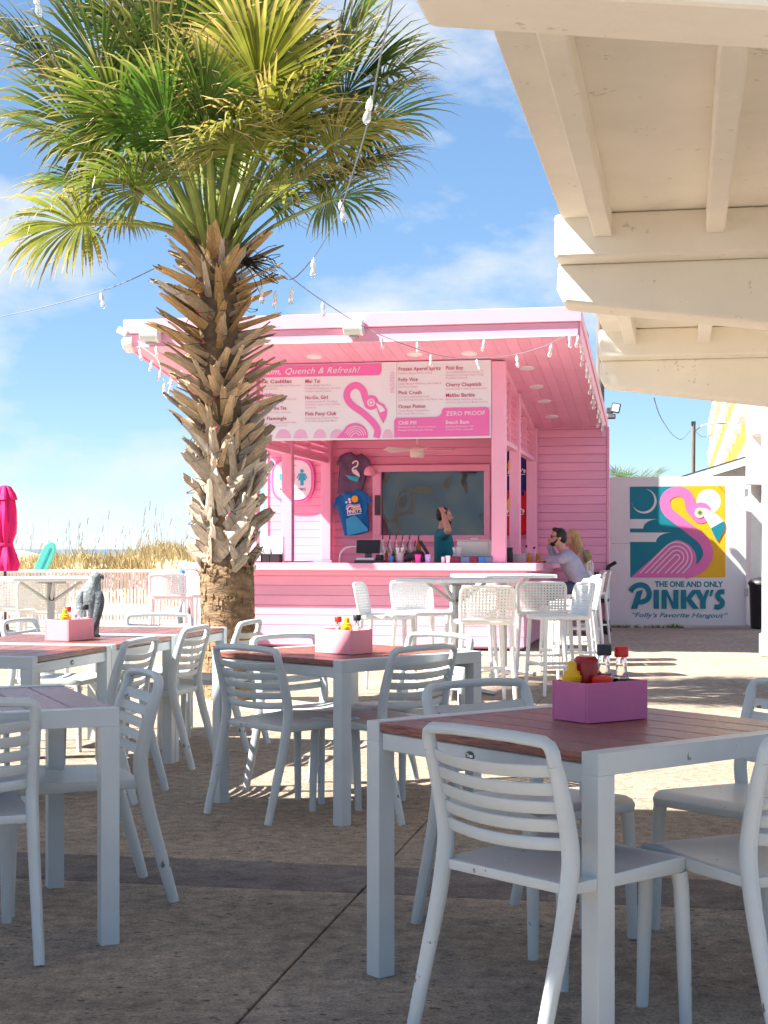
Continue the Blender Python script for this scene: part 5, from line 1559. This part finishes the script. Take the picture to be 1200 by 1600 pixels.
# ---- fittings on the fascia
for px, py, lab in ((235, 523, 'grey-white cylinder speaker at the left of the pink fascia'), (553, 512, 'grey-white cylinder speaker in the middle of the pink fascia')):
    a, z = KP(px, py, -1.16)
    o = thing('cylinder_speaker', lab, 'speaker', bar_loc(a, -1.16, z), -TH, 'cylinder speakers on the bar fascia')
    R90 = Matrix.Rotation(rad(90), 4, 'Y')
    MB().lathe([(.075, -.115), (.092, -.105), (.092, .105), (.075, .115)], 22, T=R90).build('housing', M['pvc'], o)
    MB().lathe([(.095, .085), (.095, .108)], 22, T=R90).build('end_ring', M['white'], o)
    MB().box(-.03, .03, .06, .10, -.05, .05).build('bracket', M['dark_grey'], o)
    MB().box(-.05, .05, -.03, .03, -.112, -.09).build('foot', M['grey_metal'], o)
a, z = KP(191, 518, -1.10)
o = thing('security_camera', 'small white camera on the left end of the bar roof', 'camera', bar_loc(a, -1.08, z), -TH)
MB().box(-.06, .06, -.04, .04, -.04, .04, T=Matrix.Rotation(rad(28), 4, 'Y')).build('housing', M['white'], o, .008)
MB().tube([(.05, 0, .02), (.11, .02, .03)], .012, 6).build('bracket', M['white'], o)
a, z = KP(203, 535, -1.06)
o = thing('vent_hood', 'white rounded vent cover at the left end of the bar roof', 'vent', bar_loc(a - .02, -1.0, z), -TH)
MB().lathe([(.11, -.05), (.12, .0), (.11, .05), (.06, .08)], 20, T=Matrix.Rotation(rad(-90), 4, 'Y')).build('cover', M['white'], o)
MB().lathe([(.055, .0), (.055, .09), (.03, .095)], 16, T=Matrix.Rotation(rad(-90), 4, 'Y')).build('grille', M['pvc'], o)
p = K(.83, 5.15, 3.03)
o = thing('floodlight', 'small dark twin floodlight at the back corner of the bar roof', 'floodlight', P(955, 641, p.y), -TH)
MB().box(-.07, .03, -.05, .05, -.05, .04).build('base', M['dark_grey'], o, .01)
MB().box(-.07, .07, -.02, .02, -.075, .075, T=Matrix.Translation((.07, -.05, .03)) @ Matrix.Rotation(rad(12), 4, 'Y')).build('lamp_head', M['dark_grey'], o, .01)
MB().box(-.05, .05, -.026, -.0205, -.055, .055, T=Matrix.Translation((.07, -.05, .03)) @ Matrix.Rotation(rad(12), 4, 'Y')).build('lamp_glass', M['white'], o)
MB().box(-.06, .06, -.02, .02, -.05, .05, T=Matrix.Translation((.01, -.05, -.10)) @ Matrix.Rotation(rad(-50), 4, 'X')).build('lamp_head', M['dark_grey'], o, .01)

# ---- trolley at the corner of the pink wall
tr = P(938, 857, 22.3); tr.z = 0
o = thing('service_trolley', 'black and white service trolley against the pink wall by the gate', 'trolley', tr, -TH)
for z, m in ((.84, 'black'), (.46, 'black')): MB().box(-.20, .12, -.22, .22, z, z + .055).build('shelf', M[m], o, .01)
MB().box(-.20, .13, -.22, .22, .05, .20).build('base', M['black'], o, .02, 2)
for x in (.10,):
    for y in (-.19, .19): MB().tube([(x, y, .18), (x, y, .90)], .022, 8).build('post', M['white'], o)
MB().box(-.16, .07, -.2, .2, .516, .72).build('tub', M['frosted'], o, .02, 2)
MB().tube([(.10, -.19, .90), (.12, -.19, .98), (.22, -.19, 1.04)], .024, 8).build('handle', M['black'], o)
MB().tube([(.10, .19, .90), (.12, .19, .98), (.22, .19, 1.04)], .024, 8).build('handle', M['black'], o)
for x in (-.14, .10):
    for y in (-.2, .2): MB().lathe([(.02, -.02), (.05, -.018), (.05, .018), (.02, .02)], 14, T=Matrix.Translation((x, y, .05)) @ Matrix.Rotation(rad(90), 4, 'X')).build('wheel', M['black'], o)

# ---- magenta umbrella, teal board, dark jug, odds and ends at the left
up = P(8, 857, 21.8); up.z = 0
o = thing('closed_umbrella', 'closed magenta patio umbrella at the left edge by the fence', 'umbrella', up)
fold = lambda a, z: 1 + .16 * math.cos(7 * a + z * 2) + .07 * math.cos(12 * a - z * 5)
MB().lathe([(.055, .98), (.17, .92), (.185, 1.02), (.15, 1.14), (.105, 1.26), (.095, 1.32), (.135, 1.45), (.155, 1.6), (.14, 1.78), (.115, 1.95)], 56, fold=fold).build('canopy', M['magenta'], o)
MB().lathe([(.10, 1.95), (.145, 1.93), (.12, 2.02), (.065, 2.12), (.03, 2.135)], 40, fold=fold).build('top_vent', M['magenta'], o)
MB().lathe([(.11, 1.27), (.118, 1.29), (.11, 1.32)], 24).build('strap', M['magenta'], o)
MB().tube([(0, 0, .1), (0, 0, .97)], .022, 10).build('pole', M['dark_grey'], o)
MB().lathe([(.24, 0), (.24, .05), (.06, .09), (.04, .22)], 20).build('base', M['dark_grey'], o)
sb = P(30, 893, 27.2)
o = thing('teal_board', 'teal board leaning behind the fence beside the umbrella', 'board', (sb.x + .02, 27.2, .05), 0)
q = MB(); ln = 1.42
T = Matrix.Rotation(rad(24), 4, 'Y') @ Matrix.Translation((0, 0, .0))
oc = [(-.11, 0), (.11, 0), (.115, ln * .8), (.10, ln * .93), (.05, ln * .99), (.0, ln), (-.05, ln * .99), (-.10, ln * .93), (-.115, ln * .8)]
q.poly(oc, lambda u, v, t: T @ Vector((u, t, v)), -.03, .03); q.build('deck', M['teal_board'], o, .01, 2)
q = MB().box(-.012, .012, -.036, -.031, .1, ln * .93, T=T); q.build('stringer', M['cyan'], o)
jp = P(289, 976, 24.8); jp.z = 0
o = thing('dark_jug', 'dark bottle-shaped container standing by the fence under the pink stools', 'container', (jp.x + .0, 22.0, 0)); o.location.x = (289 - 600) * 22.0 / FPX
MB().lathe([(.085, .0), (.10, .03), (.10, .24), (.08, .36), (.045, .47), (.04, .56), (.03, .58)], 16).build('container', M['dark_grey'], o)
o = thing('blue_towel', 'light blue towel hanging off the left end of the counter', 'towel', K(-4.24, -.10, .80), -TH)
q = MB(); q.poly([(-.05, .20), (.05, .22), (.07, .02), (.05, -.22), (-.03, -.16), (-.06, .0)], lambda u, v, t: (t + .01 * math.sin(v * 20), u, v), -.012, .012); q.build('cloth', M['shirt_sky'], o)
# ================================================================== string lights
def string_lights(label, path, bulbs, r_=.0042, dark=True, hang=.035, loops=6):
    o = thing('string_lights', label, 'string lights', path[0], 0, 'strings of clear bulbs')
    base = Vector(path[0])
    pts = spline([tuple(Vector(p) - base) for p in path], loops)
    MB().tube(pts, r_, 6).build('wire', M['cable'] if dark else M['cable_white'], o)
    for p in bulbs:
        p = Vector(p) - base
        a = random.uniform(-.25, .25); b_ = random.uniform(-.25, .25)
        c = link('socket', SOCK, o, p, (a, b_, random.uniform(0, 6)))
        link('bulb', BULB, c)
    return o
q = MB().tube([(0, 0, 0), (0, 0, -.022)], .003, 5); q.lathe([(.010, -.076), (.017, -.070), (.0175, -.045), (.013, -.022), (.008, -.016)], 10)
SOCK = q.mesh('socket', M['socket'])
BULB = MB().lathe([(.0, -.150), (.010, -.147), (.019, -.134), (.0215, -.118), (.019, -.100), (.013, -.084), (.012, -.0765)], 12).mesh('bulb', M['bulb'])
string_lights('clear bulbs on a dark wire swooping from the canopy to the palm',
              [P(622, -60, 5.4), P(610, 15, 6.0), P(592, 100, 7.4), P(575, 190, 8.4), P(553, 265, 9.3), P(528, 335, 10.2), P(495, 395, 11.2), P(457, 436, 11.9), P(432, 425, 12.1), P(404, 412, 12.25)],
              [P(580, 150, 8.0), P(531, 312, 10.1), P(490, 402, 11.3), P(457, 446, 11.9), P(431, 452, 12.0), P(408, 446, 12.1)])
string_lights('clear bulbs on a thin wire running from the left edge to the palm trunk',
              [P(-90, 512, 14.5), P(0, 495, 14), P(80, 477, 13.5), P(157, 455, 13), P(205, 437, 12.8), P(250, 415, 12.5)], [P(157, 456, 13), P(-40, 504, 14.2)])
string_lights('clear bulbs on a dark wire from the palm trunk to the roof corner',
              [P(432, 412, 12.3), P(460, 438, 13), P(504, 470, 14.2), P(560, 506, 16.4), P(596, 524, 16.6), P(640, 541, 16.8), P(690, 556, 16.9), P(742, 560, 16.9), P(800, 555, 16.8), P(850, 541, 16.6), P(893, 520, 16.3)],
              [P(504, 471, 14.2), P(595, 524, 16.6), P(673, 553, 16.9), P(744, 560, 16.9), P(807, 554, 16.8), P(862, 537, 16.5), P(890, 522, 16.3)])
FB = [K(.74, -1.02 + .62 * i, soffit(-1.02 + .62 * i) + .02) for i in range(10)]
string_lights('small clear bulbs along the right eave of the pink roof', FB, [p + Vector((.0, -.03, -.03)) for p in FB[:]] + [p + Vector((.05, .27, -.07)) for p in FB[:-1]], .006, False, loops=2)
string_lights('sparse clear bulbs under the front edge of the pink fascia', [K(.7, -1.075, 3.64), K(-1.0, -1.075, 3.63), K(-2.6, -1.075, 3.635), K(-4.5, -1.075, 3.64)], [K(-.32, -1.075, 3.63), K(-1.1, -1.075, 3.625), K(-3.4, -1.075, 3.63)], .005, False)
lp = [P(218, 540, 17.9), P(245, 560, 17.9), P(252, 580, 17.9), P(256, 594, 17.9), P(262, 600, 17.9), P(270, 585, 17.7), P(285, 580, 17.4)]
string_lights('loose cluster of bulbs dangling under the left end of the roof', lp, [P(218, 544, 17.9), P(238, 562, 17.9), P(252, 576, 17.9), P(257, 598, 17.9), P(262, 606, 17.9), P(269, 592, 17.7), P(278, 588, 17.5), P(244, 540, 17.9)], .006, False)
string_lights('clear bulb on a wire at the top left corner above the palm leaves', [P(-120, -20, 9), P(-20, -14, 9), P(54, -14, 9), P(150, -30, 9), P(260, -70, 9)], [P(54, -13, 9)])
# tiny lights wound round the palm
pl = thing('fairy_lights', 'tiny pink fairy lights wound round the palm leaf bases', 'fairy lights', PALM)
pts = []
for i in range(90):
    z = 1.35 + 2.0 * i / 89; a = i * .62
    R0 = .235 + .07 * math.sin(i * 1.7) + .07 * (z - 1.3) / 2
    pts.append(axis(z) + Vector((math.cos(a) * R0, math.sin(a) * R0, .03 * math.sin(i * 2.3))))
MB().tube(spline(pts, 2), .0032, 4).build('wire', M['dark_grey'], pl)
lb = MB().ball((0, 0, 0), .0075, .0075, .011, 8, 6).mesh('lamp', M['magenta'])
for i in range(0, 90, 2): link('lamp', lb, pl, pts[i] * 1.0 + Vector((.0, -.012, .0)))

# ================================================================== people
def remesh(o, vox, smooth=4):
    m = o.modifiers.new('skin', 'REMESH'); m.mode = 'VOXEL'; m.voxel_size = vox; m.use_smooth_shade = True
    s = o.modifiers.new('soft', 'SMOOTH'); s.factor = .5; s.iterations = smooth
    return o
def limb(q, pts, rs, n=12, flat=1.0, side=None):
    """a tapered limb with rounded ends"""
    pts = [Vector(p) for p in pts]
    q.tube(pts, rs, n, 0, True, [r * flat for r in rs], side)
    for p, r in ((pts[0], rs[0]), (pts[-1], rs[-1])): q.ball(p, r * .98, r * .98 * (flat if False else 1), r * .98, 12, 8)
    for p, r in zip(pts[1:-1], rs[1:-1]): q.ball(p, r * .99, r * .99, r * .99, 12, 8)
def head(q, c, yaw, pitch=0.0):
    """a head facing +Y (turned by yaw and pitch): skull, jaw, nose, brow, lips, ears"""
    T = Matrix.Translation(c) @ Matrix.Rotation(yaw, 4, 'Z') @ Matrix.Rotation(pitch, 4, 'X')
    q.ball((0, -.010, .03), .073, .092, .082, 16, 10, T=T)
    q.ball((0, .022, -.045), .056, .062, .066, 14, 10, T=T)
    q.ball((0, .062, -.088), .026, .022, .022, 10, 8, T=T)
    q.tube([(0, .082, .012), (0, .098, -.018), (0, .104, -.030)], [.009, .012, .014], 8, T=T)
    q.ball((0, .098, -.033), .017, .013, .010, 8, 6, T=T)
    q.ball((0, .078, -.060), .024, .012, .008, 10, 6, T=T)
    q.ball((0, .076, -.068), .021, .012, .008, 10, 6, T=T)
    q.tube([(-.045, .066, .022), (0, .083, .026), (.045, .066, .022)], [.009, .010, .009], 8, T=T)
    for s in (-1, 1): q.ball((s * .074, -.012, -.012), .010, .022, .032, 10, 8, T=T)
    return T
def hand(q, wrist, d, palm_n, curl=.5, s=1.0, left=1):
    """palm, four unequal curled fingers and a thumb"""
    d = Vector(d).normalized(); nrm = Vector(palm_n); nrm = (nrm - d * nrm.dot(d)).normalized(); side = d.cross(nrm) * left
    w = Vector(wrist)
    q.tube([w, w + d * .04 * s, w + d * .085 * s], [.024 * s, .036 * s, .038 * s], 12, 0, True, [.018 * s, .016 * s, .014 * s], side=side)
    for i, ln in enumerate((.068, .078, .072, .056)):
        b0 = w + d * .083 * s + side * ((i - 1.5) * .0195 * s)
        a1, a2, a3 = curl * .6, curl * 1.5, curl * 2.2
        p1 = b0 + (d * math.cos(a1) + nrm * math.sin(a1)) * ln * .45 * s
        p2 = p1 + (d * math.cos(a2) + nrm * math.sin(a2)) * ln * .32 * s
        p3 = p2 + (d * math.cos(a3) + nrm * math.sin(a3)) * ln * .25 * s
        limb(q, [b0, p1, p2, p3], [.0095 * s, .009 * s, .0082 * s, .007 * s], 8)
    t0 = w + d * .025 * s - side * .026 * s
    t1 = t0 + (d * .5 - side * .6 + nrm * .35).normalized() * .036 * s
    t2 = t1 + (d * .85 - side * .1 + nrm * .45).normalized() * .03 * s
    limb(q, [t0, t1, t2], [.013 * s, .011 * s, .0085 * s], 8)

# ---- bartender (faces +X in the picture; built facing +Y)
a, _ = KP(692, 850, 1.05)
bt = thing('person', 'bearded bartender in a teal T-shirt resting one hand on his head', 'person', K(a, 1.05, .04), rad(-90) + rad(4))
q = MB()
for s in (-1, 1):
    limb(q, [(s * .09, 0, .92), (s * .10, .01, .50), (s * .10, -.01, .09)], [.085, .058, .042])
    q.tube([(s * .10, -.06, .045), (s * .105, .05, .04), (s * .11, .15, .03)], [.042, .045, .03], 10, 0, True, [.04, .035, .022])
q.tube([(0, 0, .86), (0, 0, .96), (0, .01, 1.10), (0, .015, 1.25), (0, .0, 1.38), (0, -.01, 1.44)], [.15, .16, .15, .17, .175, .11], 18, 0, True, [.10, .11, .105, .115, .10, .07], side=(1, 0, 0))
limb(q, [(0, -.012, 1.40), (0, .0, 1.47), (0, .012, 1.54)], [.062, .056, .054])
hc = Vector((0, .022, 1.615))
HT = head(q, hc, rad(0), rad(2))
limb(q, [(.165, -.01, 1.385), (.36, .03, 1.43)], [.058, .044])
limb(q, [(.36, .03, 1.43), (.27, .0, 1.56), (.165, -.015, 1.655)], [.042, .040, .028])
hand(q, (.165, -.015, 1.655), (-.62, -.15, .62), (-.4, .1, -.9), .55, .95, 1)
limb(q, [(-.165, -.01, 1.385), (-.24, .0, 1.12)], [.058, .044])
limb(q, [(-.24, .0, 1.12), (-.20, .20, 1.06)], [.042, .030])
hand(q, (-.20, .20, 1.06), (.1, 1, -.15), (0, 0, -1), .5, .95, -1)
remesh(q.build('body', M['skin'], bt), .0075)
q = MB()
q.tube([(0, 0, .84), (0, .0, .95), (0, .01, 1.10), (0, .015, 1.25), (0, .0, 1.375), (0, -.012, 1.435), (0, -.012, 1.452)], [.172, .176, .166, .185, .188, .118, .085], 20, 0, True, [.118, .124, .12, .13, .115, .086, .072], side=(1, 0, 0))
limb(q, [(.150, -.01, 1.375), (.275, .012, 1.405)], [.078, .066])
limb(q, [(-.150, -.01, 1.375), (-.215, -.002, 1.22)], [.078, .066])
remesh(q.build('t_shirt', M['shirt_teal'], bt), .009)
q = MB()
q.tube([(0, 0, .98), (0, 0, .84)], [.165, .17], 18, 0, True, [.115, .12], side=(1, 0, 0))
for s in (-1, 1): limb(q, [(s * .09, 0, .86), (s * .10, .01, .50), (s * .10, -.01, .10)], [.098, .075, .062])
remesh(q.build('trousers', M['denim'], bt), .011)
q = MB()
q.ball((0, -.024, .046), .078, .090, .078, 16, 10, T=HT); q.ball((0, -.06, -.0), .066, .058, .062, 14, 8, T=HT)
for s in (-1, 1): q.ball((s * .066, -.002, .028), .016, .03, .036, 10, 8, T=HT)
remesh(q.build('hair', M['hair_dark'], bt), .007)
q = MB()
q.ball((0, .05, -.082), .046, .042, .034, 12, 8, T=HT)
for s in (-1, 1): q.tube([(s * .066, .012, -.01), (s * .060, .028, -.05), (s * .038, .062, -.078)], [.010, .016, .02], 8, T=HT)
q.tube([(-.03, .083, -.047), (0, .092, -.044), (.03, .083, -.047)], [.006, .008, .006], 6, T=HT)
remesh(q.build('beard', M['hair_dark'], bt), .006)
for s in (-1, 1):
    MB().ball((s * .030, .076, .006), .008, .006, .006, 8, 6, T=HT).build('eye', M['hair_dark'], bt)

# ---- seated couple at the side counter (built facing +Y, then turned to face the counter)
SIT = .672
def seated(name_label, loc, rz, top_mat, hair, pose, leg_mat, sleeves=True, lean=.16, longhair=False, glasses=False, headyaw=0.0):
    o = thing('person', name_label, 'person', loc, rz)
    sh_z = SIT + .50; L = lean
    q = MB()
    q.tube([(0, -.02, SIT + .02), (0, -.01, SIT + .10), (0, L * .35, SIT + .26), (0, L * .7, SIT + .38), (0, L, sh_z - .03), (0, L + .02, sh_z + .03)], [.165, .165, .15, .165, .165, .10], 18, 0, True, [.12, .12, .11, .115, .095, .065], side=(1, 0, 0))
    limb(q, [(0, L + .01, sh_z), (0, L + .05, sh_z + .07), (0, L + .075, sh_z + .125)], [.060, .054, .052])
    HT_ = head(q, Vector((0, L + .10, sh_z + .205)), headyaw, rad(4))
    for s in (-1, 1):
        limb(q, [(s * .085, .02, SIT + .075), (s * .10, .40, SIT + .05)], [.085, .062])
        limb(q, [(s * .10, .40, SIT + .05), (s * .11, .36, SIT - .20), (s * .11, .33, .30)], [.060, .055, .040])
        q.tube([(s * .11, .28, .275), (s * .11, .36, .265), (s * .11, .46, .255)], [.04, .042, .028], 10, 0, True, [.036, .032, .02])
    arms = []
    for s, key in ((-1, 'left'), (1, 'right')):
        S0 = (s * .165, L - .005, sh_z - .035)
        el, wr, hd, hn = pose[key]
        limb(q, [S0, el], [.056, .043]); limb(q, [el, wr], [.041, .028])
        hand(q, wr, hd, hn, pose.get('curl', .55), .95, -1 if s < 0 else 1)
        arms.append((S0, el, wr))
    remesh(q.build('body', M['skin'], o), .0075)
    q = MB()
    q.tube([(0, -.02, SIT - .01), (0, -.015, SIT + .10), (0, L * .35, SIT + .26), (0, L * .7, SIT + .38), (0, L, sh_z - .03), (0, L + .015, sh_z + .025), (0, L + .02, sh_z + .04)], [.19, .184, .168, .182, .18, .112, .08], 20, 0, True, [.145, .14, .125, .13, .112, .082, .07], side=(1, 0, 0))
    for S0, el, wr in arms:
        limb(q, [S0, el], [.074, .060])
        if sleeves: limb(q, [el, tuple(Vector(el).lerp(Vector(wr), .88))], [.058, .044])
    remesh(q.build('top', top_mat, o), .009)
    q = MB()
    q.tube([(0, -.02, SIT + .0), (0, .04, SIT + .10)], [.17, .165], 16, 0, True, [.13, .12], side=(1, 0, 0))
    for s in (-1, 1):
        limb(q, [(s * .085, .02, SIT + .075), (s * .10, .40, SIT + .05)], [.098, .076])
        limb(q, [(s * .10, .40, SIT + .05), (s * .11, .36, SIT - .20), (s * .11, .335, .34)], [.075, .068, .058])
    remesh(q.build('trousers', leg_mat, o), .011)
    q = MB()
    q.ball((0, -.026, .046), .080, .090, .080, 16, 10, T=HT_); q.ball((0, -.062, -.005), .070, .058, .07, 14, 8, T=HT_)
    for s in (-1, 1): q.ball((s * .068, -.004, .026), .018, .034, .04, 10, 8, T=HT_)
    if longhair:
        for s in (-1, 0, 1): q.tube([(s * .055, -.045, .03), (s * .078, -.075, -.10), (s * .085, -.09, -.22), (s * .07, -.085, -.31)], [.055, .062, .058, .028], 12, T=HT_)
    else:
        q.ball((0, .035, .098), .060, .045, .030, 12, 8, T=HT_)
    remesh(q.build('hair', hair, o), .007)
    if glasses:
        q = MB()
        for s in (-1, 1):
            q.box(s * .034 - .027, s * .034 + .027, .082, .089, -.012, .022, T=HT_)
            q.tube([(s * .060, .084, .012), (s * .074, .04, .012), (s * .078, -.02, .006)], .0045, 6, T=HT_)
        q.box(-.01, .01, .084, .088, .006, .014, T=HT_)
        q.build('sunglasses', M['black'], o, .002)
        q = MB(); q.ball((0, .052, -.082), .046, .040, .032, 12, 8, T=HT_)
        for s in (-1, 1): q.tube([(s * .066, .012, -.02), (s * .058, .030, -.055), (s * .036, .06, -.08)], [.009, .014, .018], 8, T=HT_)
        remesh(q.build('beard', M['hair_dark'], o), .006)
    else:
        for s in (-1, 1): MB().ball((s * .030, .078, .006), .008, .006, .006, 8, 6, T=HT_).build('eye', M['hair_dark'], o)
    return o
man = P(909, 857, 19.25); man.z = 0
seated('dark-haired man in sunglasses and a lilac-grey long-sleeved top leaning on the side counter', man, rad(90 - 6), M['shirt_lilac'], M['hair_dark'],
       {'left': ((-.25, .26, 1.105), (-.13, .44, 1.10), (.3, 1, -.05), (0, 0, -1)), 'right': ((.20, .34, 1.115), (.07, .40, 1.28), (-.35, .1, 1), (-.3, -1, 0)), 'curl': .7},
       M['denim'], True, .20, False, True, rad(8))
wom = P(915, 857, 20.3); wom.z = 0
seated('woman with long blond hair in beige sitting beyond the man', wom, rad(90 + 10), M['beige_cloth'], M['hair_blond'],
       {'left': ((-.27, .16, 1.0), (-.16, .40, 1.10), (.3, 1, .0), (0, 0, -1)), 'right': ((.24, .22, 1.06), (.12, .40, 1.10), (-.2, 1, 0), (0, 0, -1)), 'curl': .5},
       M['beige_cloth'], False, .10, True, False, rad(5))
o = stool(man.x + .03, man.y, 174, 'white stool the man in sunglasses sits on', 'white stools along the side counter')
o = stool(wom.x + .03, wom.y, 190, 'white stool the blond woman sits on', 'white stools along the side counter')
ht = P(914, 869, 20.0)
o = thing('straw_hat', 'olive tan hat hanging behind the blond woman', 'hat', ht, 0)
T = Matrix.Rotation(rad(68), 4, 'Y') @ Matrix.Rotation(rad(10), 4, 'X')
MB().lathe([(.09, .0), (.12, .006), (.125, .014), (.08, .018)], 22, T=T).build('brim', M['straw'], o)
MB().lathe([(.075, .019), (.072, .055), (.055, .082), (.0, .088)], 20, T=T).build('crown', M['straw'], o)
o = thing('white_bag', 'white cloth bag hung over a stool at the side counter', 'bag', P(922, 912, 19.4), rad(10))
q = MB(); q.tube(spline([(-.02, 0, .16), (.0, 0, .08), (.02, 0, -.04), (.03, 0, -.15)], 5), resample([.02, .05, .075, .085], 16), 14, ry=resample([.02, .03, .035, .03], 16), side=(1, 0, 0)); q.build('bag_body', M['stool_white'], o)
MB().tube(spline([(-.04, 0, .14), (-.03, 0, .26), (.03, 0, .27), (.04, 0, .14)], 5), .006, 6).build('strap', M['stool_white'], o)
